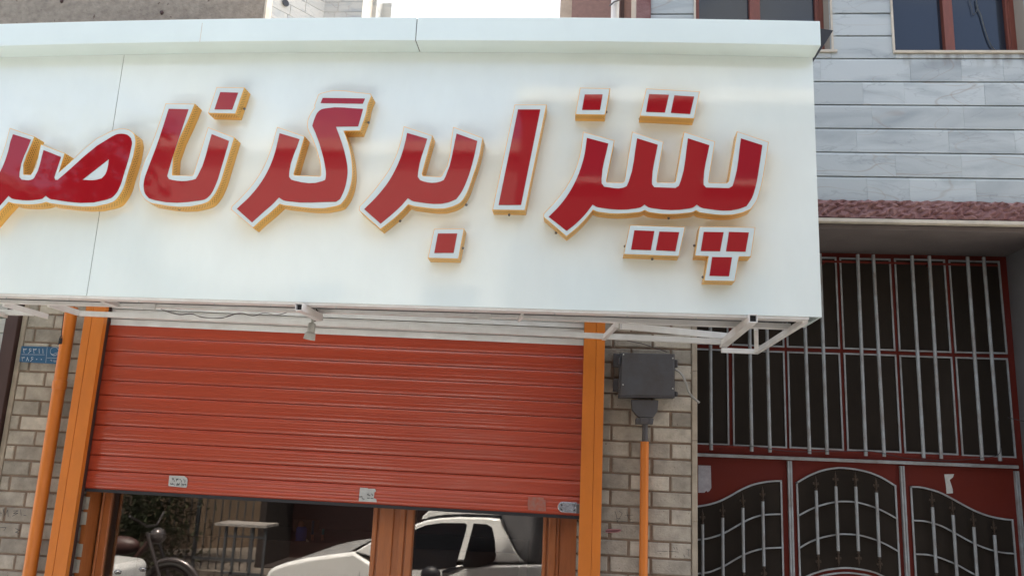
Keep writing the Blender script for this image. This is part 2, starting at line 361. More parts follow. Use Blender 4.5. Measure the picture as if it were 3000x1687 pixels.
# inner jambs, upper wall, roof, dark interior
b = MB(); b.box(-3.19, .60, 4.34, 4.6, 2.6, 3.86); b.build('upper_wall', MT['plaster'], shop)
b = MB(); b.box(-3.19, .60, 4.0, 9, 3.862, 3.93); b.build('roof', MT['mortar'], shop)
b = MB()
b.box(-3.15, .58, 8.6, 8.7, GZ2, 3.8); b.box(-3.17, -3.15, 4.50, 8.6, GZ2, 3.8); b.box(.58, .60, 4.61, 8.6, GZ2, 3.8); b.box(-3.15, .58, 4.62, 8.6, 2.7, 2.75)
b.build('interior_walls', MT['dark'], shop)
# writing on the bricks
def graf(parent, name, strokes, w, matn, Y=4.296):
    cl = []          # strokes that belong together become one piece
    for s in strokes:
        c = Vector((sum(p[0] for p in s)/len(s), sum(p[1] for p in s)/len(s)))
        for k in cl:
            if abs(k[0].x-c.x) < 9 and abs(k[0].y-c.y) < 9: k[1].append(s); break
        else: cl.append((c, [s]))
    for c, ss in cl:
        g = MB(); g.keepn = True
        for s in ss: g.stroke([P(x, y, Y) for x, y in s], w)
        g.build(name, MT[matn], parent)
q = zc(1700, 1400, .198)
S = [[(515,490),(540,560),(545,650),(620,635),(790,655)], [(545,640),(560,620),(600,560),(620,520),(575,485)], [(545,590),(600,600)], [(665,545),(780,545)], [(690,500),(700,560),(735,610),(770,600)]]
graf(shop, 'graffiti', [[q(*p) for p in s] for s in S], .0016, 'ink')
S = [[(1310,1078),(1400,1085),(1450,1090)], [(1380,1015),(1400,1050)], [(1425,1020),(1435,1060)], [(1575,1055),(1630,1058)], [(1605,1060),(1610,1150)], [(1175,1105),(1195,1118)], [(1530,1130),(1545,1160)], [(1140,1075),(1290,1078)]]
graf(shop, 'graffiti', [[q(*p) for p in s] for s in S], .0018, 'ink')
S = [[(378,775),(600,768)], [(380,795),(560,790)], [(400,760),(590,760)], [(385,785),(590,780)]]
graf(shop, 'graffiti', [[q(*p) for p in s] for s in S], .006, 'ink_pink')
q2 = zc(0, 1250, .30166)
S = [[(0,830),(15,840)], [(30,800),(45,860)], [(50,850),(75,805),(80,870)], [(130,815),(175,812),(130,840),(175,835),(120,865)], [(200,800),(205,860)], [(230,855),(255,860)], [(0,975),(60,975),(40,1005)], [(150,985),(190,1000),(150,1020),(185,1030)]]
graf(shop, 'graffiti', [[q2(*p) for p in s] for s in S], .0022, 'ink')

# left neighbour : dark post and speckled marble pieces
lw_ = empty('side_wall', (-3.6, 4.4, GZ2), 'sliver of grey speckled stone wall left of the dark brown post at the left edge', 'wall')
b = MB(); z = GZ2
while z < 3.2:
    h = .085; b.brick(-4.6, -3.60, 4.42, 4.6, z, z+h, .004, random.random(), .002); b.brick(-3.60, -3.285, 4.42, 4.6, z, z+h, .006, random.random(), .003); z += h+.006
b.build('stone_courses', MT['marble_far'], lw_)
b = MB(); b.box(-3.277, -3.199, 4.27, 4.45, GZ2, 2.6)
tag(b.build('steel_post', MT['brown_post'], bevel=.004), 'dark brown steel post standing at the left edge beside the brick pier', 'post')

# ================================================================== ROLLER SHUTTER
SH = empty('roller_shutter', (-1.32, 4.27, 1.33), 'half raised rust red roller shutter between orange guide rails', 'roller shutter')
XL, XR = -2.70, .03
LZ = [2.252, 2.167, 2.085, 2.003, 1.921, 1.840, 1.758, 1.677, 1.596, 1.515, 1.434, 1.338]
def dz(x, z):   # the curtain hangs a little out of level
    k = (x-XL)/(XR-XL); return z - k*(.012 + .018*(z-1.33)/.9)
for i in range(len(LZ)-1):
    zt, zb = LZ[i], LZ[i+1]; h = zt-zb; last = i == len(LZ)-2
    prof = []
    if not last:
        SS = [0,.02,.05,.10,.16,.23,.3,.42,.435,.45,.6,.615,.63,.78,.9,.96,1]
        for k in range(17):
            s = SS[k]
            y = -.0075*(1-(1-s/.3)**2) if s < .3 else (-.0075+.0035*((s-.3)/.6)**1.5 if s < .9 else -.004+.004*((s-.9)/.1)**2)
            if k in (8, 11): y += .0003
            prof.append((y, zt-.0015-(h-.003)*s))
        prof = [(.014, zt)] + prof + [(.014, zb)]
    else:
        prof = [(.006, zt), (0, zt-.002), (-.006, zt-.006), (-.009, zt-.028), (-.0075, zt-.030), (-.009, zt-.032), (-.009, zt-.058), (-.0075, zt-.060), (-.009, zt-.062), (-.009, zb+.004), (-.006, zb)]
    b = MB(); n = 26; xs = [XL+(XR-XL)*k/n for k in range(n+1)]
    wob = [random.uniform(-.0003, .0003) for _ in xs]
    vs = [(x, 4.275+y+wob[k]*(1 if 0 < j < len(prof)-1 else 0), dz(x, z)) for k, x in enumerate(xs) for j, (y, z) in enumerate(prof)]
    m_ = len(prof)
    fs = [(k*m_+j, (k+1)*m_+j, (k+1)*m_+j+1, k*m_+j+1) for k in range(n) for j in range(m_-1)]
    b.mesh(vs, fs); b.build('slat', MT['shutter'], SH, smooth=50)
b = MB(); b.mesh([(x, y, dz(x, z)) for x in (XL, XR) for y, z in ((4.262, 1.338), (4.262, 1.322), (4.285, 1.322), (4.285, 1.338))], [(0,1,5,4), (1,2,6,5), (2,3,7,6), (3,0,4,7), (0,3,2,1), (4,5,6,7)])
b.build('rubber_seal', MT['black'], SH)
def guide(x0, x1, xs, ztop):
    b = MB(); b.box(x0, xs-.0012, 4.195, 4.228, GZ2, ztop); b.box(xs+.0012, x1, 4.1955, 4.228, GZ2, ztop); b.box(xs-.0012, xs+.0012, 4.199, 4.226, GZ2, ztop-.001)
    o = b.build('guide_rail', MT['orange'], SH, bevel=.002)
    b = MB(); b.box(x0+.002, x1-.004, 4.2285, 4.262, GZ2, ztop-.002); b.box(x0+.002, x0+.045 if x0 < -1 else x0+.01, 4.262, 4.30, GZ2, ztop-.002); b.build('rail_back_shade', MT['brown_post'], o)  # back of the rail coloured dark in place of its unlit side
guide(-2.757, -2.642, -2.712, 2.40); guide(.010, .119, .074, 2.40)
# housing : ribbed white pelmet behind the frame
b = MB()
for y, z0, z1 in ((4.262, 2.228, 2.262), (4.252, 2.266, 2.295), (4.262, 2.298, 2.318), (4.250, 2.322, 2.345), (4.262, 2.348, 2.37), (4.246, 2.374, 2.60)):
    b.mesh([(x, yy, dz(x, zz)+.002) for x in (-2.64, .008) for yy, zz in ((y, z0), (4.33, z0), (4.33, z1), (y, z1))], [(0,1,5,4), (1,2,6,5), (2,3,7,6), (3,0,4,7), (0,3,2,1), (4,5,6,7)])
b.build('housing', MT['frame_white'], SH)
# latch
lc = [P(x, y, 4.262) for x, y in ((1634, 1484), (1690, 1486))]
b = MB(); zc0 = (lc[0].z+lc[1].z)/2-.0; xa, xb = lc[0].x, lc[1].x; h2 = .026
pts = [(xb, zc0-.03-h2+.028), (xb, zc0+h2)]; poly = []
for k in range(13):
    a = math.pi/2 + math.pi*k/12; poly.append((xa+h2+h2*math.cos(a), zc0+h2*math.sin(a)))
poly += [(xb, zc0-h2), (xb, zc0+h2)]
vs = [(x, 4.256, z) for x, z in poly] + [(x, 4.264, z) for x, z in poly]; n = len(poly)
b.mesh(vs, [tuple(range(n)), tuple(range(2*n-1, n-1, -1))] + [(k, (k+1) % n, n+(k+1) % n, n+k) for k in range(n)])
LT = b.build('latch', MT['chrome'], SH, bevel=.0015)
for dx, dz_ in ((h2*.75, .011), (h2*.75, -.012), (xb-xa-.012, .011), (xb-xa-.012, -.012)):
    s = MB(); s.tube([(xa+dx, 4.257, zc0+dz_), (xa+dx, 4.253, zc0+dz_)], .0055, 12); s.build('screw', MT['screw'], LT, smooth=40)
s = MB(); s.box(xb-.004, xb+.018, 4.235, 4.262, zc0-.026, zc0+.02); s.build('hook', MT['screw'], LT, bevel=.003)
# stickers on the curtain
def sheet(name, pix, Y, matn, label, cat, strokes=(), w=.003, group=None, th=.0012, ink='ink'):
    pts = [P(x, y, Y) for x, y in pix]; b = MB(); n = len(pts)
    b.mesh([p for p in pts] + [p+Vector((0, th, 0)) for p in pts], [tuple(range(n)), tuple(range(2*n-1, n-1, -1))] + [(k, (k+1) % n, n+(k+1) % n, n+k) for k in range(n)])
    e = b.build(name, MT[matn]); tag(e, label, cat, group)
    if strokes:
        g = MB(); g.keepn = True
        for s in strokes: g.stroke([P(x, y, Y-.001) for x, y in s], w)
        g.build('print', MT[ink], e)
    return e
k1 = zc(480, 1380, .0414)
sheet('sticker', [k1(*p) for p in [(400,290),(1450,330),(1640,480),(1680,600),(1620,1100),(1540,1150),(370,1040),(320,980),(380,350)]], 4.2625, 'paper',
      'white sticker with two lines of dark digits, leftmost on the bottom slat of the shutter', 'sticker',
      [[k1(*p) for p in s] for s in [[(590,480),(680,560)],[(700,500),(600,600)],[(720,620),(740,700)],[(860,520),(1020,590)],[(900,560),(880,690)],[(1000,500),(960,600)],[(1130,540),(1190,600)],[(1260,640),(1220,760)],[(1390,570),(1450,610)],[(1510,640),(1480,770)],[(480,830),(490,900),(580,900)],[(600,840),(610,900),(690,900)],[(740,950),(770,965)],[(960,830),(900,970),(1050,960)],[(1090,830),(1080,960)],[(960,900),(1090,900)],[(1270,850),(1280,930),(1390,930)],[(1420,900),(1410,1000)],[(1480,900),(1560,910),(1550,990)],[(1270,990),(1300,1000)]]], .0036)
k2 = zc(1040, 1410, .0483)
sheet('sticker', [k2(*p) for p in [(310,360),(760,390),(800,430),(1180,430),(1250,500),(1260,600),(1180,640),(1150,900),(1130,980),(1180,1010),(1290,1070),(1310,1240),(900,1220),(230,1180),(240,1000),(290,500)]], 4.2625, 'paper',
      'torn white sticker with ragged right edge at the middle of the bottom slat', 'sticker',
      [[k2(*p) for p in s] for s in [[(250,920),(460,920)],[(370,880),(400,930)],[(420,1020),(560,1060)],[(740,780),(900,840)],[(800,730),(790,800)],[(1010,730),(1080,850)],[(740,990),(880,1000)],[(960,1010),(1100,1015)]]], .0035)
k3 = zc(1520, 1430, .07764)
sheet('sticker', [k3(*p) for p in [(360,320),(930,345),(940,420),(1010,430),(1020,860),(840,850),(350,800),(330,560)]], 4.2629, 'ghost',
      'faded scraped off sticker remnant left of the metal latch', 'sticker')

# ================================================================== STOREFRONT
SF = empty('glass_storefront', (-1.4, GL, GZ2), 'orange framed dark glass shopfront under the half open shutter', 'storefront')
def post(x0, x1, y0, y1, grooves=()):
    b = MB(); b.box(x0, x1, y0, y1, GZ2, 2.3)
    for g0, g1 in grooves: b.box(g0, g1, y0-.012, y0-.0005, GZ2, 2.299)
    return b.build('door_post', MT['orange_door'], SF, bevel=.004)
K_ = 4.405/4.6; Y0_ = 4.405
def kp(x0, x1, gr): post(x0*K_, x1*K_, Y0_, 4.48, [(a*K_, c*K_) for a, c in gr])
kp(-2.738, -2.684, [(-2.736, -2.722)]); kp(-1.142, -.905, [(-1.138, -1.112), (-1.100, -1.02), (-.985, -.955), (-.945, -.908)]); kp(-.187, -.095, [(-.184, -.165), (-.155, -.112)])
b = MB(); b.box(-2.66, -2.630, 4.302, 4.4045, GZ2, 2.3); b.build('frame_return', MT['orange_door'], SF)
b = MB(); b.box(-.090, -.004, 4.415, 4.48, GZ2, 2.3); b.box(-.012, -.0025, 4.302, 4.414, GZ2, 2.3); b.build('frame_return', MT['orange_door'], SF)
for x0, x1 in ((-2.570, -1.0935), (-.8665, -.1795)):
    b = MB(); b.box(x0-.003, x1+.003, GL, GL+.006, GZ2+.1, 2.3); b.build('glass_pane', MT['glass'], SF)
b = MB(); b.box(-2.57, -.18, 4.40, 4.48, GZ2, GZ2+.0995); b.build('bottom_rail', MT['orange_door'], SF)
sheet('poster', [c8(*p) for p in [(1105,432),(1392,445),(1392,560),(1105,560)]], 4.45, 'paper', 'pale paper poster seen through the glass left of the middle door post', 'poster',
      [[c8(*p) for p in s] for s in [[(1110,475),(1110,530)],[(1125,478),(1125,530)],[(1150,500),(1230,500)],[(1180,480),(1190,492),(1220,492),(1235,480)],[(1262,490),(1262,530)],[(1275,480),(1275,530)]]], .02, ink='granite_smooth')
# cable and socket in the left jamb
b = MB(); q2c = lambda a, c, Y=4.40: P(*q2(a, c), Y)
b.tube([q2c(700,1060), q2c(722,1120), q2c(760,1170), q2c(800,1225), q2c(825,1290), q2c(842,1360), q2c(852,1420), q2c(855,1500)], .0045, 8)
tag(b.build('power_cable', MT['cable'], smooth=60), 'thin grey cable curving down inside the left jamb under the shutter', 'cable')
a_ = P(*q2(690,1350), 4.40); c_ = P(*q2(850,1449), 4.40)
b = MB(); b.box(a_.x+.015, c_.x-.01, 4.38, 4.43, c_.z-.12, a_.z-.02); b.tube([((a_.x+c_.x)/2-.005, 4.40, a_.z-.03), ((a_.x+c_.x)/2-.005, 4.40, a_.z+.012)], .014, 12)
tag(b.build('socket_box', MT['pipe_white'], bevel=.003), 'small white socket box at the bottom of the left jamb', 'socket box')

# ================================================================== SIGN
SG = empty('shop_sign', (-1.0, 3.5, 2.22), 'long white signboard with red and gold raised letters over the shutter', 'signboard')
YP = 3.35; XSL, XSR = -4.4, .979; XS = -2.207; ZB, ZT = 2.221, 3.392
b = MB(); b.box(XSL, XS-.0015, YP, YP+.004, ZB, ZT); b.build('sign_panel', MT['panel'], SG)
b = MB(); b.box(XS+.0015, XSR, YP, YP+.004, ZB, ZT); b.build('sign_panel', MT['panel'], SG)
b = MB(); b.box(XS-.004, XS+.004, YP+.003, YP+.01, ZB+.002, ZT); b.build('panel_joint', MT['seam'], SG)
b = MB(); b.box(XSR-.012, XSR, YP+.0045, 3.62, ZB, ZT); b.box(XSL, XSR-.012, 3.60, 3.62, ZB+.05, ZT); b.build('sign_back', MT['cornice'], SG)
bow = lambda x: -.0075*(x+.85)**2
for x0, x1 in ((XSL, -.781), (-.7775, .985)):
    b = MB(); n = 14; xs = [x0+(x1-x0)*k/n for k in range(n+1)]
    pr = [(3.3505, 3.405), (3.245, 3.407), (3.245, 3.522), (3.62, 3.53), (3.62, 3.50), (3.3505, 3.50)]
    vs = [(x, y, z+bow(x) if y < 3.5 else z+bow(x)) for x in xs for y, z in pr]; mm = len(pr)
    fs = [(k*mm+j, (k+1)*mm+j, (k+1)*mm+(j+1) % mm, k*mm+(j+1) % mm) for k in range(n) for j in range(mm)]
    fs += [tuple(range(mm)), tuple(n*mm+j for j in range(mm))]
    b.mesh(vs, fs); b.build('cornice', MT['cornice'], SG, bevel=.0025)
xq = P(590, 90, 3.245).x; b = MB(); b.box(xq-.001, xq+.001, 3.2442, 3.2455, 3.40, 3.495); b.build('cornice_joint', MT['cream'], SG)
b = MB(); b.box(-.783, -.776, 3.250, 3.36, 3.409, 3.515); b.build('cornice_joint', MT['seam'], SG)
# panel top tucked up behind the cornice lip
b = MB(); b.box(XSL, XSR-.002, YP+.0002, YP+.0038, ZT+.0002, 3.47); b.build('sign_panel', MT['panel'], SG)
# black plate standing in for the shaded opening at the right end
b = MB(); pts = [P(x, y, 3.50) for x, y in ((2400,84),(2441,90),(2436,98),(2381,184),(2372,170),(2400,128))]; n = len(pts)
b.mesh(pts + [p+Vector((0,.03,0)) for p in pts], [tuple(range(n)), tuple(range(2*n-1, n-1, -1))] + [(k, (k+1) % n, n+(k+1) % n, n+k) for k in range(n)])
b.build('end_opening_shade', MT['black'], SG)
# ---- letters
def smooth_poly(pts, thr=30, sub=4):
    P2 = [Vector(p) for p in pts]; n = len(P2); tan = []
    for i in range(n):
        a = (P2[i]-P2[i-1]); c = (P2[(i+1) % n]-P2[i]); la, lc_ = a.length, c.length; a = a/la; c = c/lc_
        ang = math.degrees(math.acos(max(-1, min(1, a.dot(c)))))
        tan.append(None if ang > thr else ((a*lc_+c*la)/(la+lc_)).normalized())
    out = []
    for i in range(n):
        p, q_ = P2[i], P2[(i+1) % n]; d = q_-p; L_ = d.length; dn = d/L_
        t0, t1 = tan[i], tan[(i+1) % n]
        out.append(p)
        if t0 is None and t1 is None: continue
        t0 = (dn if t0 is None else t0)*L_; t1 = (dn if t1 is None else t1)*L_
        for k in range(1, sub):
            s = k/sub; out.append(p*(2*s**3-3*s*s+1) + t0*(s**3-2*s*s+s) + q_*(-2*s**3+3*s*s) + t1*(s**3-s*s))
    return out
def offset(poly, d):
    n = len(poly); A = sum(poly[i].x*poly[(i+1) % n].y - poly[(i+1) % n].x*poly[i].y for i in range(n)); sg = 1 if A > 0 else -1; out = []
    for i in range(n):
        a = (poly[i]-poly[i-1]).normalized(); c = (poly[(i+1) % n]-poly[i]).normalized()
        na = Vector((a.y, -a.x))*sg; nc = Vector((c.y, -c.x))*sg; m_ = (na+nc)
        if m_.length < 1e-4: out.append(poly[i]); continue
        m_.normalize(); out.append(poly[i] + m_*d/max(.45, m_.dot(na)))
    return out
def to_world(poly, Y): return [P(p.x, p.y, Y) for p in poly]
def plate(name, loops, Y, th, material, parent, uvside=False):
    """loops of world points on plane Y; solid of thickness th towards the wall"""
    bm = bmesh.new(); uvl = bm.loops.layers.uv.new('UVMap'); es = []; rings = []
    for L_ in loops:
        vs = [bm.verts.new((p.x, Y, p.z)) for p in L_]; rings.append(vs)
        es += [bm.edges.new((vs[i], vs[(i+1) % len(vs)])) for i in range(len(vs))]
    bmesh.ops.triangle_fill(bm, use_beauty=True, use_dissolve=False, edges=es)
    for vs in rings:
        bk = [bm.verts.new((v.co.x, Y+th, v.co.z)) for v in vs]; u = 0
        for i in range(len(vs)):
            j = (i+1) % len(vs); l = (vs[j].co-vs[i].co).length
            f = bm.faces.new((vs[i], vs[j], bk[j], bk[i]))
            for lp, c in zip(f.loops, ((u, 0), (u+l, 0), (u+l, th), (u, th))): lp[uvl].uv = c
            u += l
    bmesh.ops.recalc_face_normals(bm, faces=bm.faces)
    c = Vector((0,0,0)); k = 0
    for f in bm.faces:
        if abs(f.normal.y) > .9: c += f.normal; k += 1
    if c.y > 0: bmesh.ops.reverse_faces(bm, faces=bm.faces)
    me = bpy.data.meshes.new(name); bm.to_mesh(me); bm.free(); me.materials.append(material)
    me.polygons.foreach_set('use_smooth', [True]*len(me.polygons)); me.set_sharp_from_angle(angle=R(28))
    o = bpy.data.objects.new(name, me); COL.objects.link(o); o.parent = parent
    if parent.type == 'EMPTY': o.matrix_parent_inverse = Matrix.Translation(-parent.location)
    return o
def letter(cv, outer, inners, holes=(), bolts=()):
    po = smooth_poly([cv(*p) for p in outer])
    can = plate('letter', [to_world(offset(po, 1.7), 3.2815)], 3.2815, YP-3.2815-.0005, MT['gold'], SG)
    plate('letter_border', [to_world(po, 3.280)], 3.2790, .0024, MT['acryl_white'], can)
    for k, inn in enumerate(inners):
        lp = [to_world(smooth_poly([cv(*p) for p in inn]), 3.2775)]
        if k == 0:
            for h in holes: lp.append(to_world(smooth_poly([cv(*p) for p in h]), 3.2775))
        plate('letter_face', lp, 3.2775, .0014, MT['acryl_red'], can)
    for (x, y) in bolts:
        p = P(*cv(x, y), 3.33); s = MB(); s.blob((p.x, 3.325, p.z), .006, .006, .006, 8, 6); s.build('bolt', MT['screw'], can, smooth=60)
    return can
letter(A1, [(78,468),(262,532),(178,815),(180,824),(238,826),(248,815),(318,592),(497,660),(450,812),(860,490),(915,474),(965,473),(1005,486),(1036,515),(1044,560),(1038,620),(980,830),(955,915),(920,980),(880,1025),(830,1045),(430,1047),(390,1042),(355,1030),(325,1040),(290,1046),(150,1047),(105,1042),(66,1030),(0,1100),(-112,1233),(-277,1090),(-274,1070),(-222,1020),(-122,910),(-52,820),(0,720),(40,610),(62,530)],
    [[(100,510),(238,552),(150,800),(148,838),(165,860),(238,862),(258,852),(268,838),(336,632),(470,685),(418,842),(425,862),(445,862),(860,530),(900,511),(950,507),(985,516),(1010,540),(1018,575),(1010,625),(955,820),(930,900),(900,960),(860,1000),(820,1015),(420,1015),(385,1008),(352,985),(325,1008),(290,1014),(130,1014),(90,1005),(65,985),(0,1058),(-120,1195),(-237,1093),(-132,985),(-42,870),(20,760),(60,650),(82,560)]],
    holes=[[(635,862),(840,702),(832,760),(812,820),(785,850),(740,862)]], bolts=[(680,1088)])
letter(A1, [(1282,278),(1500,281),(1326,815),(1328,829),(1484,832),(1496,822),(1608,462),(1805,538),(1740,750),(1690,905),(1650,980),(1605,1028),(1550,1049),(1220,1049),(1150,1032),(1100,985),(1076,920),(1080,850),(1100,770),(1170,600),(1225,450)],
    [[(1302,314),(1455,318),(1300,795),(1290,832),(1303,856),(1330,863),(1480,864),(1510,855),(1526,830),(1634,509),(1768,562),(1710,760),(1660,910),(1625,975),(1580,1012),(1530,1022),(1200,1020),(1150,1005),(1118,965),(1108,910),(1116,850),(1140,780),(1205,610),(1262,440)]], bolts=[(1390,1092)])
letter(A1, [(1675,152),(1882,155),(1815,350),(1612,345)], [[(1700,186),(1838,190),(1792,320),(1655,318)]], bolts=[(1890,318)])
letter(A2, [(430,460),(635,530),(552,815),(556,830),(758,838),(767,826),(765,760),(740,650),(700,540),(663,450),(663,425),(690,350),(722,305),(718,288),(748,208),(768,198),(1145,202),(1152,215),(1122,290),(1115,332),(1065,480),(938,483),(975,590),(1000,720),(1003,840),(985,930),(955,1000),(918,1048),(880,1062),(520,1060),(480,1055),(445,1045),(370,1115),(300,1172),(240,1228),(75,1090),(80,1068),(130,1020),(230,910),(300,810),(350,710),(390,600),(415,510)],
    [[(445,502),(600,548),(520,800),(518,838),(535,860),(560,868),(775,872),(797,862),(802,840),(795,750),(770,640),(730,520),(698,445),(715,390),(745,335),(770,318),(800,311),(1090,315),(1052,450),(880,452),(920,560),(952,670),(970,790),(962,870),(940,950),(912,1010),(880,1031),(520,1028),(475,1020),(440,998),(390,1050),(330,1102),(232,1190),(115,1085),(220,985),(310,870),(370,760),(410,650),(432,560)],
     [(778,230),(1105,235),(1088,275),(762,270)]], bolts=[(700,1097),(1135,425)])
letter(A2, [(1408,455),(1622,525),(1542,815),(1548,834),(1690,842),(1702,828),(1790,460),(2010,542),(1985,680),(1930,850),(1890,960),(1845,1030),(1780,1066),(1520,1068),(1480,1062),(1438,1048),(1380,1110),(1300,1180),(1225,1238),(1062,1095),(1066,1068),(1130,1000),(1220,890),(1300,775),(1350,670),(1385,560)],
    [[(1430,500),(1585,545),(1515,800),(1512,838),(1530,864),(1560,875),(1685,876),(1712,864),(1727,835),(1812,505),(1972,562),(1945,690),(1890,870),(1850,955),(1810,1010),(1750,1035),(1520,1034),(1475,1026),(1435,1003),(1390,1055),(1330,1112),(1225,1200),(1098,1088),(1200,985),(1290,870),(1350,760),(1390,660),(1415,570)]], bolts=[(1888,1058),(1378,1182)])
idn = lambda a, c: (a, c)
letter(idn, [(1273,672.5),(1358,671.5),(1342,757),(1255,755)], [[(1283,684),(1339.5,684),(1329,741),(1272,741)]], bolts=[(1356,728)])
letter(A3, [(243,243),(445,243),(305,925),(98,923)], [[(262,270),(408,270),(282,893),(135,893)]], bolts=[(205,960)])
letter(A3, [(670,133),(860,137),(828,303),(640,300)], [[(698,172),(815,172),(798,273),(680,273)]], bolts=[(838,290)])
letter(A3, [(1102,138),(1445,157),(1410,327),(1062,310)], [[(1118,170),(1248,174),(1222,290),(1098,286)], [(1283,178),(1413,186),(1386,300),(1260,292)]], bolts=[(1058,335)])
letter(A3, [(690,420),(888,475),(836,735),(842,748),(945,750),(960,738),(1010,420),(1208,485),(1165,735),(1172,748),(1280,750),(1294,738),(1348,420),(1545,483),(1503,738),(1510,751),(1625,753),(1640,740),(1695,418),(1895,485),(1870,650),(1842,790),(1815,870),(1780,918),(1720,943),(1480,945),(1450,940),(1425,926),(1400,938),(1360,944),(1140,942),(1115,937),(1090,924),(1065,936),(1030,941),(800,939),(775,934),(752,922),(700,985),(640,1045),(578,1095),(432,970),(432,952),(500,880),(580,775),(640,660),(672,550)],
    [[(712,455),(852,492),(808,720),(808,752),(825,774),(950,780),(972,770),(985,740),(1040,458),(1175,500),(1137,730),(1137,758),(1152,777),(1290,782),(1312,768),(1325,735),(1372,458),(1512,503),(1474,730),(1475,762),(1490,779),(1640,783),(1662,770),(1674,735),(1718,458),(1858,503),(1838,640),(1812,780),(1788,850),(1755,900),(1700,920),(1500,918),(1460,910),(1430,890),(1405,909),(1370,917),(1150,915),(1115,908),(1088,890),(1065,907),(1030,915),(810,912),(775,905),(750,890),(700,955),(640,1015),(580,1062),(462,970),(540,890),(610,790),(662,680),(695,570)]], bolts=[(1245,982),(510,1078)])
letter(A3, [(995,1027),(1350,1040),(1310,1225),(955,1212)], [[(1022,1058),(1153,1063),(1130,1188),(1000,1184)], [(1185,1066),(1315,1070),(1290,1195),(1162,1188)]], bolts=[(1138,1248),(960,1165)])
letter(A3, [(1450,1037),(1808,1042),(1780,1228),(1703,1228),(1675,1388),(1480,1385),(1508,1226),(1420,1222)], [[(1475,1068),(1605,1070),(1582,1195),(1455,1193)], [(1640,1068),(1770,1072),(1748,1198),(1620,1195)], [(1530,1232),(1660,1234),(1640,1358),(1512,1355)]], bolts=[(1412,1160),(1468,1365)])
# ---- steel frame under the sign
def fb(p0, p1, w=.028, h=.026):
    b = MB(); b.beam(p0, p1, w, h); return b.build('frame_beam', MT['frame_white'], SG, bevel=.0015)
hz = .013
fb((XSL, 3.387, 2.2215), (.93, 3.387, 2.2215), .064, .022)
b = MB(); b.box(XSL, .90, 3.422, 3.60, 2.2375, 2.240); b.build('cavity_shade', MT['black'], SG)  # black plate gives the shade inside the sign box as colour
fb((-2.82-1, 3.62, 2.222+hz), (-.3, 3.62, 2.222+hz)); fb((-.3, 3.62, 2.222+hz), (.919, 3.62, 2.2105+hz))
fb((-2.662, 4.0, 2.233+hz), (-.875, 4.0, 2.213+hz)); fb((-.875, 4.0, 2.213+hz), (.694, 4.0, 2.191+hz))
fb((-3.09, 3.93, 2.214+hz), (-2.87, 3.93, 2.216+hz), .03, .026)
fb(P(10, 892, 3.63)+Vector((0,0,.004)), P(139, 927, 3.95), .012, .026)
fb(P(142, 892, 3.64)+Vector((0,0,.004)), P(238, 919, 4.02), .012, .03)
fb(P(-60, 898, 3.64), P(20, 925, 3.95), .012, .026)
a_ = P(300, 878, 3.42); c_ = P(345, 893, 3.60); fb(a_, c_, .02, .02)
fb(P(1806, 952, 3.64), P(1769, 990, 4.02), .02, .024)
fb(P(1818, 954, 3.70), P(2141, 986, 3.95), .02, .03)
fb(P(2113, 1026, 4.25), P(2218, 1030, 4.25), .02, .024)
fb(P(2360, 939, 3.39), P(2214, 1031, 4.26), .022, .024)
fb(P(2215, 962, 3.75), P(2216, 1020, 4.0), .02, .02)
fb(P(1530, 923, 3.45), P(1520, 938, 3.56), .012, .016)
def hollow(c0, c1, w, t=.003):
    c0 = Vector(c0); c1 = Vector(c1); b = MB()
    for sx, sz, ww, hh in ((-1,0,t,w), (1,0,t,w), (0,-1,w-2*t,t), (0,1,w-2*t,t)):
        o = Vector((sx*(w-t)/2, 0, sz*(w-t)/2)); b.beam(c0+o, c1+o, ww, hh)
    ob = b.build('square_tube', MT['frame_white'], SG)
    s = MB(); s.box(c0.x-w/2+t, c0.x+w/2-t, c0.y+.02, c0.y+.022, c0.z-w/2+t, c0.z+w/2-t); s.build('tube_inside', MT['black'], ob)
cm = P(875.4, 898.5, 3.31); hollow(cm, (cm.x+.004, 3.58, cm.z), .032)
cr_ = P(2207, 932, 3.32); hollow(cr_, (cr_.x+.0, 4.03, cr_.z-.006), .034)
for x in (-2.05, -.45):
    b = MB(); b.box(x-.03, x+.03, 3.595, 3.604, 2.212, 2.25); b.build('weld_plate', MT['frame_white'], SG)
for x in [-2.6+.31*i for i in range(11)]:
    s = MB(); s.blob((x+random.uniform(-.05,.05), 3.386, 2.208), .004, .004, .003, 8, 5); s.build('rivet', MT['plaque_white'], SG)
for k in range(6):
    a = P(2352, 944, 3.42); c = P(2236, 1018, 4.15); p = a.lerp(c, k/5); s = MB(); s.blob((p.x+.013, p.y, p.z-.004), .004, .004, .004, 8, 5); s.build('rivet', MT['plaque_white'], SG)

# lamp socket and wires
LS = empty('lamp_socket', P(907, 946, 3.60), 'empty grey bulb socket hanging under the sign frame', 'lamp socket')
p0 = P(916, 925, 3.60); p1 = P(915, 946, 3.60); p2 = P(910, 974, 3.60); p3 = P(905.5, 994, 3.60)
b = MB(); b.tube([p0, p1], .006, 10); b.build('stem', MT['pvc'], LS, smooth=50)
b = MB(); b.tube([p1, p1.lerp(p2, .08), p1.lerp(p2, .98)], [.012, .0165, .018], 18); b.build('body', MT['pvc'], LS, smooth=50)
b = MB(); b.tube([p2, p2.lerp(p3, .12), p2.lerp(p3, .3), p3], [.0185, .0235, .0245, .0270], 20, cap=False); b.tube([p2.lerp(p3, .1), p3], [.0215, .0252], 20, cap=False); b.build('skirt', MT['pvc'], LS, smooth=50)
b = MB(); q_ = p2.lerp(p3, .75); b.tube([q_, q_+(p3-q_)*.1], .0235, 18); b.build('inside', MT['black'], LS)
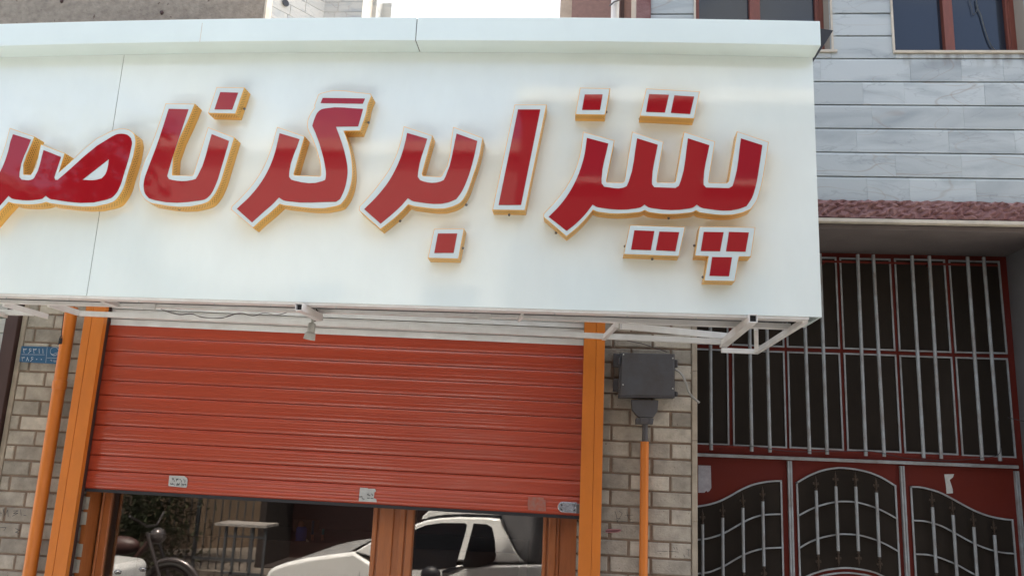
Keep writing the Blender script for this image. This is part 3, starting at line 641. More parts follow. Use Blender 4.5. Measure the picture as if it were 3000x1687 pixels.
def catm(pts, n=6):
    pts = [Vector(p) for p in pts]; P_ = [pts[0]]+pts+[pts[-1]]; out = []
    for i in range(1, len(P_)-2):
        for k in range(n):
            t = k/n; a, b_, c, d = P_[i-1:i+3]
            out.append(.5*((2*b_)+(c-a)*t+(2*a-5*b_+4*c-d)*t*t+(3*b_-a-3*c+d)*t**3))
    return out+[pts[-1]]
kz = zc(300, 880, .28986)
def wire(name, pts, r, matn, label, cat, extra=()):
    b = MB(); b.tube(catm(pts), r, 6)
    for e in extra: b.tube(catm(e), r, 6)
    return tag(b.build(name, MT[matn], smooth=60), label, cat)
W1 = [P(*kz(x, y), 3.66) for x, y in [(590,88),(680,115),(780,138),(900,132),(960,155),(1050,172),(1200,180),(1290,150),(1400,128),(1520,155),(1640,125),(1750,148),(1850,125),(1940,90)]]
W2 = [P(*kz(x, y), 3.67) for x, y in [(600,92),(700,128),(790,146),(905,138),(1000,170),(1150,178),(1250,168),(1330,140)]]
wire('electric_wire', W1, .0016, 'wire', 'thin brown twisted wire looping below the sign frame left of the bulb socket', 'wire', [W2])
W3 = [P(*kz(x, y), 3.60) for x, y in [(2130,70),(2145,110),(2140,150),(2130,195)]]; W4 = [P(*kz(x, y), 3.60) for x, y in [(2150,72),(2180,120),(2185,165),(2165,200),(2140,210)]]
W5 = [P(*kz(x, y), 3.60) for x, y in [(2150,66),(2165,95),(2175,140),(2172,180),(2150,205)]]
wire('electric_wire', W3, .003, 'wire', 'bundle of dark wires curling beside the bulb socket stem', 'wire', [W4, W5])

# ================================================================== PIPES, METER BOX, PLAQUE
def vpipe(name, px_top, py_top, px_bot, py_bot, Y, r, label, joints=()):
    a = P(px_top, py_top, Y); c = P(px_bot, py_bot, Y); a.x = c.x = (a.x+c.x)/2
    e = empty(name, (a.x, Y, GZ2), label, 'pipe'); b = MB(); b.tube([(a.x, Y, a.z), (a.x, Y, GZ2)], r, 24); b.build('pipe', MT['orange'], e, smooth=50)
    for z in joints:
        b = MB(); b.tube([(a.x, Y, z-.028), (a.x, Y, z-.022), (a.x, Y, z+.016), (a.x, Y, z+.022)], [r+.0005, r+.004, r+.004, r+.0005], 24); b.build('pipe_collar', MT['orange'], e, smooth=50)
    return a
zj = P(178, 1124, 4.2).z
vpipe('drain_pipe', 196, 900, 101, 1687, 4.235, .033, 'orange painted downpipe with a collar on the left brick pier', [zj])
pk = vpipe('conduit_pipe', 1893, 1293, 1880, 1687, 4.265, .0215, 'slim orange conduit pipe below the grey meter box on the right pier')
z5 = zc(1700, 980, .28986)
EB = empty('meter_box', P(1900, 1270, 4.28), 'dusty dark grey steel electrical box on the right brick pier', 'electrical box')
def pbox(pts, Y0, Y1, name, mm, par, bev=.002):
    c = [P(*z5(*p), Y0) for p in pts]; n = len(c); b = MB()
    b.mesh(c + [Vector((p.x, Y1, p.z)) for p in c], [tuple(range(n)), tuple(range(2*n-1, n-1, -1))] + [(k, (k+1) % n, n+(k+1) % n, n+k) for k in range(n)])
    return b.build(name, mm, par, bevel=bev)
pbox([(400,185),(955,195),(955,640),(385,632)], 4.232, 4.30, 'body', MT['box'], EB)
pbox([(425,182),(948,195),(945,622),(400,612)], 4.218, 4.231, 'door', MT['box'], EB, .004)
for yy in (250, 500):
    pbox([(335,yy-60),(398,yy-55),(392,yy+75),(330,yy+70)], 4.262, 4.30, 'side_flange', MT['box'], EB)
    c = P(*z5(395, yy+15), 4.228); b = MB(); b.tube([(c.x, c.y, c.z-.018), (c.x, c.y, c.z+.018)], .006, 10); b.build('hinge', MT['box'], EB, smooth=50)
pbox([(958,250),(985,255),(985,330),(958,325)], 4.25, 4.29, 'side_flange', MT['box'], EB)
pbox([(958,570),(988,580),(985,620),(958,625)], 4.25, 4.29, 'side_flange', MT['box'], EB)
pbox([(515,655),(790,662),(782,770),(740,835),(590,832),(525,760)], 4.236, 4.296, 'neck', MT['box'], EB)
pbox([(568,840),(745,845),(735,905),(560,900)], 4.232, 4.296, 'clamp', MT['box'], EB)
pbox([(610,836),(690,838),(690,905),(605,903)], 4.224, 4.2315, 'clamp_bolt', MT['box'], EB)
b = MB(); a_ = P(*z5(655, 900), 4.262); c_ = P(*z5(655, 1090), 4.262); b.tube([a_, (a_.x, 4.262, c_.z-.01)], .0145, 16); b.build('pipe_stub', MT['box'], EB, smooth=50)
for x, y in ((437,200),(935,238),(432,505),(935,545)):
    p = P(*z5(x, y), 4.216); b = MB(); b.blob((p.x, 4.217, p.z), .004, .003, .004, 8, 5); b.build('bolt', MT['pvc'], EB)
wire('loose_cable', [P(*z5(x, y), Y) for x, y, Y in [(955,350,4.24),(1000,375,4.23),(1040,425,4.22),(1070,500,4.22),(1095,575,4.22),(1140,635,4.22),(1205,688,4.22)]], .006, 'cable', 'stiff grey cable end curving out of the right side of the meter box', 'cable')
wire('wall_wire', [P(*z5(x, y), 4.285) for x, y in [(470,60),(560,78),(640,95),(740,130),(880,175)]], .0022, 'wire', 'thin dark wire on the bricks just above the meter box', 'wire')
z1b = zc(0, 820, .29674)
wire('black_connector', [P(*z1b(x, y), Y) for x, y, Y in [(630,325,4.19),(622,400,4.19),(612,480,4.185),(605,545,4.185)]], .0022, 'black', 'black wire with plug hanging in front of the orange downpipe', 'wire',
     [[P(*z1b(x, y), 4.185) for x, y in [(605,545),(590,575),(600,600),(585,625),(570,640)]], [P(*z1b(x, y), 4.183) for x, y in [(606,540),(612,580),(606,632)]], [P(*z1b(x, y), 4.181) for x, y in [(598,560),(600,590),(596,625),(588,600)]]])
b = MB(); c = P(*z1b(598, 600), 4.185); b.box(c.x-.008, c.x+.006, 4.178, 4.192, c.z-.018, c.z+.014); tag(b.build('plug', MT['black'], bevel=.002), 'small black plug on the wire end over the orange downpipe', 'plug')
# address plaque
def arc(cx, cy, r, a0, a1, n=16): return [(cx+r*math.cos(R(a0+(a1-a0)*k/n)), cy+r*math.sin(R(a0+(a1-a0)*k/n))) for k in range(n+1)]
pl = sheet('address_plaque', [z1b(*p) for p in [(212,652),(640,664),(618,832),(190,808)]], 4.292, 'blue', 'blue enamel address plaque with white Persian digits on the left brick pier', 'plaque', th=.003)
ST = []
def dig(kind, x, y, s=1.0):
    d = {'3': [[(0,0),(-3,-18),(-6,-38)], [(-6,-38),(2,-27),(9,-37),(14,-27),(22,-38)]],
         '6': [[(22,-36),(8,-38),(4,-26),(12,-20),(22,-22)], [(22,-22),(8,-10),(-4,4)]],
         '1': [[(0,0),(-2,-38)]],
         '8': [[(-10,0),(-2,-14),(2,-36)], [(2,-36),(8,-14),(16,0)]],
         '0': [[(-4,-16),(4,-16)], [(-4,-19),(4,-19)]]}[kind]
    for s_ in d: ST.append([(x+a*s, y+c*s) for a, c in s_])
for k, x in zip('36311', (238, 283, 336, 388, 425)): dig(k, x, 720+(x-238)*.02, 1.15)
for k, x in zip('38600', (222, 268, 305, 362, 408)): dig(k, x, 797+(x-222)*.02, 1.0)
g = MB(); g.keepn = True
for s_ in ST: g.stroke([P(*z1b(*p), 4.2905) for p in s_], .0026)
g.build('digits', MT['plaque_white'], pl)
g = MB(); g.keepn = True
for s_ in [[(215,735),(440,737)], [(466,662),(452,815)], [(462,768),(600,772)], arc(538,705,42,0,360,28), [(500,725),(520,735),(545,722),(575,712)], [(510,735),(540,742),(572,722)], [(497,792),(510,788),(512,804)], [(525,795),(590,798)], [(530,806),(590,808)]]:
    g.stroke([P(*z1b(*p), 4.2905) for p in s_], .0016)
g.build('emblem', MT['plaque_white'], pl)

# ================================================================== MARBLE BUILDING
MBD = empty('marble_building', (1.7, 4.5, GZ2), 'tall building clad in grey white marble courses to the right of the sign', 'building')
YM = 4.25; PITCHM = .1385; ZM0 = 3.028
WL = (.60, 1.345, 3.905, 5.1); WR = (1.688, 2.40, 3.90, 5.1)
b = MB(); k = 0
while ZM0+k*PITCHM < 10:
    zb = ZM0+k*PITCHM; zt = zb+PITCHM-.0042
    spans = [(.345, 3.6)]
    for (x0, x1, w0, w1) in (WL, WR):
        if zt > w0 and zb < w1:
            ns = []
            for s0, s1 in spans:
                if x0 > s0 and x1 < s1: ns += [(s0, x0), (x1, s1)]
                else: ns.append((s0, s1))
            spans = ns
            if zb < w0 and zt > w0: pass
    for s0, s1 in spans:
        x = s0 - random.uniform(0, .3) if (s1-s0) > .5 else s0
        while x < s1:
            w = random.choice([.27, .34, .42, .48, .22]) if (s1-s0) > .5 else (s1-s0)
            a, c = max(x, s0), min(x+w, s1)
            if s1-c < .06: c = s1
            if c-a > .02:
                t = random.random(); y = YM+random.uniform(0, .0012); e = .0004; h = .012
                vs = [(a+e, y, zb), (c-e, y, zb), (c-e, y, zt-h), (a+e, y, zt-h), (a+e, y+.006, zt), (c-e, y+.006, zt), (a+e, y+.03, zt), (c-e, y+.03, zt), (a+e, y+.03, zb), (c-e, y+.03, zb)]
                b.mesh(vs, [(0,1,2,3), (3,2,5,4), (4,5,7,6), (0,8,9,1), (0,3,4,6,8), (1,9,7,5,2)], t)
            x = c if c == s1 else x+w
    k += 1
for (x0, x1, w0, w1) in (WL, WR):
    zb = ZM0+6*PITCHM; x = x0
    while x < x1:
        c = min(x1, x+.36); c = x1 if x1-c < .08 else c; b.brick(x+.0008, c-.0008, YM+.0005, YM+.03, zb, w0-.016, .0015, random.random()); x = c
b.build('marble_cladding', MT['marble'], MBD)
b = MB()
def wallbox(b, x0, x1, z0, z1): b.box(x0, x1, YM+.018, YM+.5, z0, z1)
wallbox(b, .26, .60, 2.93, 10); wallbox(b, .60, 3.6, 2.93, 3.895); wallbox(b, 1.345, 1.688, 3.895, 5.1); wallbox(b, 2.40, 3.6, 3.895, 5.1); wallbox(b, .60, 3.6, 5.1, 10)
b.build('backing_wall', MT['joint_tan'], MBD)
# window openings lie in the courses : fill the cut row edges with sills and trims
def window(x0, x1, z0, z1, mx0, mx1):
    fr = MB(); yf = YM+.115; w = .035
    fr.box(x0, x0+w, yf, yf+.05, z0, z1); fr.box(x1-w-.01, x1, yf, yf+.05, z0, z1); fr.box(mx0, mx1, yf-.006, yf+.05, z0, z1); fr.box(x0+w, x1-w-.01, yf+.001, yf+.05, z0, z0+.03)
    fr.box(x1-w-.01+.012, x1-w+.006, yf-.006, yf-.0005, z0, z1)
    wn = fr.build('window', MT['wood'], MBD, bevel=.002)
    g = MB(); g.box(x0+w, mx0, yf+.03, yf+.034, z0+.03, z1); g.build('pane', MT['winglass'], wn)
    g = MB(); g.box(mx1, x1-w-.01, yf+.03, yf+.034, z0+.03, z1); g.build('pane', MT['winglass'], wn)
    s = MB(); s.box(x0-.012, x1+.03, YM-.012, YM+.16, z0-.014, z0-.001); s.box(x0-.012, x0-.001, YM-.008, YM+.10, z0, z1); s.box(x1+.001, x1+.012, YM-.008, YM+.10, z0, z1); s.build('sill', MT['cream'], wn)
    s = MB(); s.box(x1+.0015, x1+.03, YM+.004, YM+.20, z0, z1); s.box(x0-.03, x0-.0015, YM+.03, YM+.20, z0, z1); s.build('reveal', MT['reveal'], wn)
    s = MB(); s.box(x0-.02, x1+.02, yf+.4, yf+.42, z0-.1, z1); s.build('room_dark', MT['dark'], wn)
    return wn
wl = window(*WL, .925, .985)
wr = window(*WR, P(2759, 20, 4.37).x, P(2787, 20, 4.37).x)
# torn plastic film hanging inside the right window
zf = zc(2380, 0, .24068)
b = MB()
for pts, r in (([(1905,0),(1935,90),(1955,180),(2000,140),(2015,60)], .0018), ([(1995,0),(2005,90),(2050,190),(2075,280),(2110,400),(2145,500),(2190,580),(2250,630),(2330,640),(2420,630)], .0032)):
    b.tube(catm([P(*zf(x, y), 4.385) for x, y in pts]), r, 6)
tag(b.build('film_strip', MT['film'], smooth=60), 'crumpled pale plastic strip hanging in the right upper window', 'plastic strip')
# rough granite lintel
b = MB(); nx, nz = 150, 8; x0, x1, z0, z1 = .62, 3.3, 2.925, 3.022
gr = [[(x0+(x1-x0)*i/nx, 4.225+random.uniform(-.012, .010)*(1 if 0 < j < nz else .4), z0+(z1-z0)*j/nz+random.uniform(-.004,.004)) for j in range(nz+1)] for i in range(nx+1)]
vs = [p for c in gr for p in c]; fs = [(i*(nz+1)+j, (i+1)*(nz+1)+j, (i+1)*(nz+1)+j+1, i*(nz+1)+j+1) for i in range(nx) for j in range(nz)]
b.mesh(vs, fs); b.box(x0, x1, 4.24, 4.30, z0+.002, z1-.002); b.build('granite_lintel', MT['granite'], MBD)
b = MB(); b.box(.62, 3.3, 4.222, 4.262, 2.900, 2.920); b.build('drip_moulding', MT['cream'], MBD, bevel=.002)
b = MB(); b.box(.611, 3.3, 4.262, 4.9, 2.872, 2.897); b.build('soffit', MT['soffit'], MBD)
b = MB(); b.box(2.446, 2.60, 4.262, 4.9, GZ2, 2.8715); b.box(2.60, 3.6, 4.262, 4.35, GZ2, 2.8715); b.build('recess_wall', MT['recess_shaded'], MBD)
b = MB(); b.box(.262, .343, 4.235, 4.30, 3.94, 10); b.build('granite_corner', MT['granite'], MBD)
# set back wing seen over the shop roof
Yw = 5.4
xa, xb_ = P(1675, 30, Yw).x, P(1862, 30, Yw).x
b = MB(); b.box(xa, xb_+.4, Yw, Yw+.6, 3.4, 10); b.build('granite_wing', MT['granite_smooth'], MBD)
b = MB(); b.box(P(1640, 30, Yw+.3).x, xa-.002, Yw+.3, Yw+.6, 3.4, 10); b.build('cream_wing', MT['cream'], MBD)
b = MB(); b.box(P(1818, 30, Yw-.03).x, P(1829, 30, Yw-.03).x, Yw-.03, Yw-.001, 3.4, 10); b.build('dark_strip', MT['brown_post'], MBD)  # dark brown upright strip beside the downpipe
x = P(1802, 30, 5.3).x; b = MB(); b.tube([(x, 5.3, 3.4), (x, 5.3, 9.8)], .03, 18); wp = tag(b.build('white_downpipe', MT['pipe_white'], smooth=50), 'white downpipe on the brown wall above the sign', 'pipe')
b = MB(); b.tube([P(1786, 18, 5.27), P(1800, 6, 5.25), P(1830, -4, 5.27)], .006, 8); b.build('pipe_clip', MT['screw'], wp, smooth=50)

# ================================================================== GATE
GT = empty('metal_gate', (1.53, 4.76, GZ2), 'dark red metal gate with brown panels and pale bars in the recess', 'gate')
YG = 4.76
b = MB(); b.box(.612, 2.445, YG, YG+.03, GZ2+.03, 2.870); b.build('gate_sheet', MT['gate_red'], GT)
def outline(pts, w=.009, y0=YG-.012, y1=YG-.0045, mm='gate_white', name='trim', par=None):
    b = MB(); n = len(pts)
    for i in range(n-1):
        a = Vector((pts[i][0], 0, pts[i][1])); c = Vector((pts[i+1][0], 0, pts[i+1][1])); d = (c-a).normalized(); nn = Vector((-d.z, 0, d.x))*w/2
        a2 = a-d*w*.45; c2 = c+d*w*.45; jig = .00015*(i % 2)
        vs = [(v.x, y, v.z) for y in (y0+jig, y1) for v in (a2+nn, a2-nn, c2-nn, c2+nn)]
        b.mesh(vs, [(0,1,2,3), (7,6,5,4), (0,4,5,1), (1,5,6,2), (2,6,7,3), (3,7,4,0)])
    return b.build(name, MT[mm], par or GT, merge=False)
def flat(poly, y, name, mm, par):
    bm = bmesh.new(); vs = [bm.verts.new((x, y, z)) for x, z in poly]; es = [bm.edges.new((vs[i], vs[(i+1) % len(vs)])) for i in range(len(vs))]
    bmesh.ops.triangle_fill(bm, use_beauty=True, edges=es)
    r_ = bmesh.ops.extrude_face_region(bm, geom=list(bm.faces))
    for v in r_['geom']:
        if isinstance(v, bmesh.types.BMVert): v.co.y += .003
    bmesh.ops.recalc_face_normals(bm, faces=bm.faces)
    me = bpy.data.meshes.new(name); bm.to_mesh(me); bm.free(); me.materials.append(MT[mm]); o = bpy.data.objects.new(name, me); COL.objects.link(o); o.parent = par
    if par.type == 'EMPTY': o.matrix_parent_inverse = Matrix.Translation(-par.location)
    return o
cols = [(.615, .848), (.877, 1.165), (1.190, 1.480), (1.506, 1.789), (1.816, 2.096), (2.123, 2.400)]
for x0, x1 in cols:
    for z0_, z1_ in ((1.727, 2.270), (2.302, 2.838)):
        j = lambda: random.uniform(-.002, .002)
        pn = flat([(x0, z0_), (x1, z0_), (x1, z1_), (x0, z1_)], YG-.0042, 'gate_panel', 'gate_dark', GT)
        outline([(x0+j(), z0_+j()), (x1+j(), z0_+j()), (x1+j(), z1_+j()), (x0+j(), z1_+j()), (x0, z0_)], par=pn)
for x in (.737, .9595, 1.057, 1.271, 1.368, 1.578, 1.671, 1.883, 1.9775, 2.190, 2.281):
    b = MB(); t = random.uniform(-.004, .004); b.tube([(x+t, 4.675, 2.842), (x-t, 4.675, 1.692+.006*(x-.7))], .0095, 14); b.build('security_bar', MT['gate_white'], GT, smooth=50)
for z in (2.80, 1.715):
    b = MB(); b.box(.64, 2.36, 4.686, 4.692, z-.006, z+.006)
    for x in (.80, 1.4, 2.0): b.box(x-.006, x+.006, 4.6915, YG, z-.005, z+.005)
    b.build('bar_bracket', MT['gate_red'], GT)
b = MB(); b.beam((.612, YG-.012, 1.664), (2.408, YG-.012, 1.674), .022, .018); b.build('cross_rail', MT['gate_white'], GT, bevel=.002)
for x0, x1 in ((1.170, 1.1935), (1.780, 1.802), (2.387, 2.408)):
    b = MB(); xm = (x0+x1)/2; b.box(x0, xm-.002, YG-.022, YG-.001, GZ2+.04, 1.652); b.box(xm+.002, x1, YG-.022, YG-.001, GZ2+.04, 1.652); b.box(xm-.002, xm+.002, YG-.016, YG-.001, GZ2+.04, 1.651); b.build('gate_stile', MT['gate_white'], GT)
G = lambda pts: [(lambda p: (p.x, p.z))(P(*g7(x, y), YG-.008)) for x, y in pts]
def crv(pts):
    return [(p.x, p.y) for p in catm([Vector((x, z, 0)) for x, z in G(pts)], 4)]
LB = .55
# middle leaf
top = crv([(862,292),(960,235),(1060,198),(1150,182),(1210,180),(1300,190),(1400,212),(1500,252),(1604,315)])
bot = crv([(885,1040),(940,997),(1010,968),(1100,945),(1230,933),(1350,945),(1440,965),(1500,990),(1645,1060)])
xl, xr = top[0][0]+.003, top[-1][0]
bot = [p for p in bot if xl <= p[0] <= xr]
mp_ = [(xl, bot[0][1])]+bot+[(xr, bot[-1][1])]
pn = flat(top+mp_[::-1], YG-.0042, 'gate_panel', 'gate_dark', GT)
outline(top, par=pn); outline([top[0], (xl, mp_[0][1])], par=pn); outline([top[-1], (xr, mp_[-1][1])], par=pn); outline(mp_, par=pn)
for c in ([(878,535),(960,492),(1060,455),(1160,435),(1230,432),(1320,440),(1440,475),(1530,515),(1610,560)], [(882,780),(960,735),(1060,700),(1170,680),(1240,678),(1340,688),(1450,720),(1540,760),(1620,805)]):
    outline(crv(c), .008, YG-.020, YG-.0125, par=pn, name='curved_rail')
outline(crv([(950,1045),(1040,997),(1150,975),(1240,970),(1330,978),(1420,997),(1540,1050)]), par=pn)
# left leaf
top = crv([(60,475),(112,470),(200,455),(280,430),(360,390),(440,345),(520,310),(600,290),(680,280),(742,278)])
pn = flat(top+[(top[-1][0], LB), (top[0][0], LB)], YG-.0042, 'gate_panel', 'gate_dark', GT)
outline(top, par=pn); outline([top[-1], (top[-1][0], LB)], par=pn)
for c in ([(60,724),(112,720),(180,712),(260,690),(320,665),(400,620),(470,580),(540,550),(620,532),(745,527)], [(60,980),(112,975),(190,965),(260,940),(320,912),(400,865),(470,828),(540,802),(620,785),(752,778)]):
    outline(crv(c), .008, YG-.020, YG-.0125, par=pn, name='curved_rail')
# right leaf
top = crv([(1722,322),(1790,325),(1860,340),(1940,365),(2020,405),(2120,460),(2220,510),(2320,545),(2420,565),(2488,572)])
pn = flat(top+[(top[-1][0], LB), (top[0][0], LB)], YG-.0042, 'gate_panel', 'gate_dark', GT)
outline(top, par=pn); outline([top[0], (top[0][0], LB)], par=pn); outline([top[-1], (top[-1][0], LB)], par=pn)
for c in ([(1745,575),(1820,580),(1900,600),(1960,622),(2050,670),(2130,715),(2210,755),(2300,790),(2400,815),(2505,825)], [(1762,828),(1840,832),(1920,850),(2000,880),(2070,910),(2140,950),(2215,990),(2300,1030),(2400,1055),(2510,1065)]):
    outline(crv(c), .008, YG-.020, YG-.0125, par=pn, name='curved_rail')
def spear(xt, yt, yb, xb=None):
    yo = YG-.038; a = P(*g7(xt, yt), yo); c = P(*g7(xb if xb else xt, yb), yo); x = (a.x+c.x)/2
    s = MB(); s.tube([(x, yo, a.z), (x, yo, c.z)], .0085, 12); o = s.build('spear_bar', MT['gate_white'], GT, smooth=50)
    for z, d in ((a.z, 1), (c.z, -1)):
        f = MB()
        f.tube([(x, yo, z), (x, yo, z+d*.012), (x, yo, z+d*.016), (x, yo, z+d*.028), (x, yo, z+d*.040), (x, yo, z+d*.055), (x, yo, z+d*.068), (x, yo, z+d*.082)], [.006, .0085, .004, .0075, .004, .0065, .003, .0006], 10)
        f.beam((x-.015, yo, z+d*.042), (x+.015, yo, z+d*.034), .004, .007); f.beam((x-.015, yo, z+d*.034), (x+.015, yo, z+d*.042), .0035, .006)
        f.build('finial', MT['bronze'], o, smooth=50)
for a in ((1005,350,830,1025),(1152,318,805,1178),(1305,320,805,1328),(1460,365,850,1488),(150,605,1090,152),(302,555,1040,305),(455,480,965,460),(603,432,920,615),(1882,475,968,1918),(2038,535,1030,2075),(2200,625,1110,2228),(2355,685,1170,2388)): spear(*a)
for k in range(6): # fixing lugs under the arched rails
    pass
kq = lambda pts: [g7(*p) for p in pts]
sheet('paper_notice', kq([(118,160),(212,163),(216,330),(205,350),(190,362),(178,352),(165,366),(118,366)]), YG-.003, 'paper_grey', 'weathered grey paper notice on the red gate beside the brick pier', 'paper notice')
sheet('paper_scrap', kq([(1975,228),(2048,226),(2040,250),(2015,270),(2025,300),(2038,340),(2040,370),(1992,374),(1988,320)]), YG-.003, 'paper', 'torn white paper scrap on the right leaf of the red gate', 'paper scrap')
wire('gate_wire', [P(*g6(x, y), 4.662) for x, y in [(180,1302),(437,1312),(560,1330),(700,1345),(910,1345),(1165,1343),(1285,1360),(1400,1385),(1540,1398),(1720,1400),(1905,1385),(2000,1365),(2015,1300),(2000,1150)]], .0017, 'black', 'thin black wire strung along the lower ends of the gate bars', 'wire')
wire('gate_wire', [P(*g6(x, y), 4.60) for x, y in [(2060,1130),(2110,1142),(2170,1155),(2300,1180)]], .002, 'black', 'short black wire entering over the right edge of the gate', 'wire')

# ================================================================== BEYOND AND ABOVE
PB = empty('plaster_building', (-3.5, 4.6, GZ2), 'rough tan plastered upper wall above the left end of the sign', 'building')
xr = P(776, 20, 4.45).x
b = MB(); nx, nz = 60, 20; b.box(-7.5, xr, 4.45, 4.52, 3.935, 6.6); b.build('plaster_wall', MT['plaster'], PB)
b = MB(); b.box(xr+.001, xr+.014, 4.442, 4.525, 3.935, 6.6); b.build('edge_strip', MT['cream'], PB)
for x, y in ((472, 36), (178, 2)):
    p = P(x, y, 4.44); b = MB(); b.blob((p.x, 4.448, p.z), .012, .01, .014, 10, 6, jit=.2); b.build('plaster_hole', MT['brown_post'], PB)
BB = empty('corner_building', (-6, 13.5, GZ2), 'distant pale marble corner building with a round hole behind the tan wall', 'building')
Yb = 13.0; a0 = P(700, 30, Yb); 
pc = P(948, 40, 13.0)    # the corner between angled wall and front wall
ang = R(35); dirv = Vector((-math.sin(ang), -math.cos(ang), 0))
def coursed(b, p, d, length, z0, z1, h, rnd=.6):
    k = 0; z = z0
    n = Vector((d.y, -d.x, 0))
    if n.y > 0: n = -n
    while z < z1:
        x = -random.uniform(0, rnd)
        while x < length:
            w = random.choice([.5, .7, .9, 1.1])*rnd; a, c = max(0, x), min(length, x+w)
            if c-a > .02:
                A = p+d*(a+.004); B_ = p+d*(c-.004); o = n*.012
                vs = [(q.x, q.y, zz) for zz in (z+.004, z+h-.004) for q in (A+o, B_+o, B_, A)]
                b.mesh(vs, [(0,1,5,4), (1,2,6,5), (3,0,4,7), (4,5,6,7), (3,2,1,0)], random.random())
            x += w
        z += h; k += 1
b = MB(); base = Vector((pc.x, pc.y, 0)); coursed(b, base, dirv, 3.2, 7.2, 10.5, .2); b.build('angled_wall', MT['marble_far'], BB)
xe = P(1062, 30, 13.0).x
b = MB(); coursed(b, base, Vector((1,0,0)), xe-pc.x, 7.2, 10.5, .2); b.build('front_wall', MT['marble_far'], BB)
b = MB(); e1 = base+dirv*3.2
b.mesh([(base.x, base.y+.002, 0), (e1.x, e1.y+.002, 0), (e1.x, e1.y+6, 0), (xe, base.y+6, 0), (xe, base.y+.002, 0)] + [(base.x, base.y+.002, 10.5), (e1.x, e1.y+.002, 10.5), (e1.x, e1.y+6, 10.5), (xe, base.y+6, 10.5), (xe, base.y+.002, 10.5)], [(0,1,6,5), (1,2,7,6), (2,3,8,7), (3,4,9,8), (4,0,5,9), (5,6,7,8,9)])
b.build('core_wall', MT['cream'], BB)
# the round vent : on the angled wall
d = fw + rt*((833-1500)/F) - up*((12-843.5)/F); n_ = Vector((math.cos(ang), -math.sin(ang), 0)); n_ = Vector((dirv.y, -dirv.x, 0)); n_ = n_ if n_.y < 0 else -n_
tt = (base-CAM).dot(n_)/d.dot(n_); hp = CAM+d*tt
b = MB(); b.tube([hp+n_*.036, hp+n_*.05], .062, 20); b.build('vent_hole', MT['black'], BB)
b = MB()
for x0, x1, y, mm in ((1062,1072,13.3,0), (1085,1102,13.6,0), (1112,1147,14.0,1)):
    pa = P(x0, 30, y).x; pb = P(x1, 30, y).x; b.box(pa, pb, y, y+2, 3, P(1130, 10, y).z if mm else 11)
b.build('rear_piers', MT['marble_far'], BB)
b = MB(); pa = P(1072, 30, 13.5).x; pb = P(1085, 30, 13.5).x; b.box(pa, pb, 13.5, 15, 3, 11); b.build('window_band', MT['winglass'], BB)

# ================================================================== ACROSS THE STREET (seen mirrored in glass, panel and letters)
def outline_extrude(b, pts, y0, y1):
    n = len(pts); b.mesh([(x, y0, z) for x, z in pts] + [(x, y1, z) for x, z in pts], [tuple(range(n)), tuple(range(2*n-1, n-1, -1))] + [(k, (k+1) % n, n+(k+1) % n, n+k) for k in range(n)])
XZ = lambda pts, Y: [(lambda p: (p.x, p.z))(M(*c8(x, y), Y)) for x, y in pts]
YC = 1.8
PK = empty('pickup_truck', (-1.3, 1.05, GZ), 'white pickup truck mirrored in the dark shop glass', 'pickup truck')
hood = XZ([(852,505),(862,478),(900,458),(960,438),(1060,416),(1160,402),(1270,388),(1310,384)], YC)
pil = XZ([(1400,330),(1500,290),(1560,268),(1620,243),(1680,222),(1750,210),(1850,205),(2000,208),(2085,216)], YC)
back = XZ([(2100,262),(2125,330),(2160,400),(2200,440),(2300,446),(2520,450)], YC)
body = hood+pil+back+[(.95, .60), (.95, .05), (-2.80, .05)]
xs_ = [p[0] for p in hood]; 
b = MB(); lower = hood+[(hood[-1][0]+.2, XZ([(1400,470)], YC)[0][1]+.02)]+[(back[-2][0], back[-2][1]), (1.15, back[-1][1]), (1.15, .02), (-2.80, .02), (-2.82, .35)]
outline_extrude(b, lower, .22, YC); b.build('body', MT['carpaint'], PK, bevel=.03, smooth=40)
cabp = [hood[-1]]+pil+[back[0], back[1], back[2], back[3], (hood[-1][0]+.2, back[3][1]-.04)]
b = MB(); n = len(cabp); y0, y1 = .22, YC; zr = max(p[1] for p in cabp); zs = min(p[1] for p in cabp)
tum = lambda z: .05*max(0, (z-zs)/(zr-zs))**1.5
b.mesh([(x, y1-.003-tum(z), z) for x, z in cabp] + [(x, y0+tum(z), z) for x, z in cabp], [tuple(range(n)), tuple(range(2*n-1, n-1, -1))] + [(k, (k+1) % n, n+(k+1) % n, n+k) for k in range(n)])
b.build('cab', MT['carpaint'], PK, bevel=.015, smooth=40)
def side_glass(pts, name='side_window'):
    w = XZ(pts, YC-.02); b = MB(); n = len(w)
    b.mesh([(x, YC+.004-tum(z), z) for x, z in w] + [(x, YC-.012-tum(z), z) for x, z in w], [tuple(range(n)), tuple(range(2*n-1, n-1, -1))] + [(k, (k+1) % n, n+(k+1) % n, n+k) for k in range(n)])
    return b.build(name, MT['carglass'], PK)
side_glass([(1500,450),(1500,340),(1560,300),(1625,268),(1680,245),(1760,233),(1885,234),(1896,245),(1890,275),(1845,440),(1838,458),(1760,468),(1500,470)])
side_glass([(1930,236),(2000,240),(2028,258),(2042,320),(2049,400),(2044,425),(2010,448),(1960,460),(1875,462),(1885,420),(1905,340)])
wsh = XZ([(1290,392),(1400,335),(1500,292),(1570,262)], YC-.06); b = MB()
b.mesh([(x-.02, .30, z+.01) for x, z in wsh]+[(x-.02, YC-.08, z+.01) for x, z in wsh], [(k, k+1, 5+k, 4+k) for k in range(3)]); b.build('windscreen', MT['carglass'], PK)
can_ = XZ([(1665,205),(1690,172),(1740,166)], YC-.1)
cz = 1.14
b = MB(); cn = XZ([(2078,214),(2100,262),(2125,330),(2160,400),(2200,440)], YC+.004); 
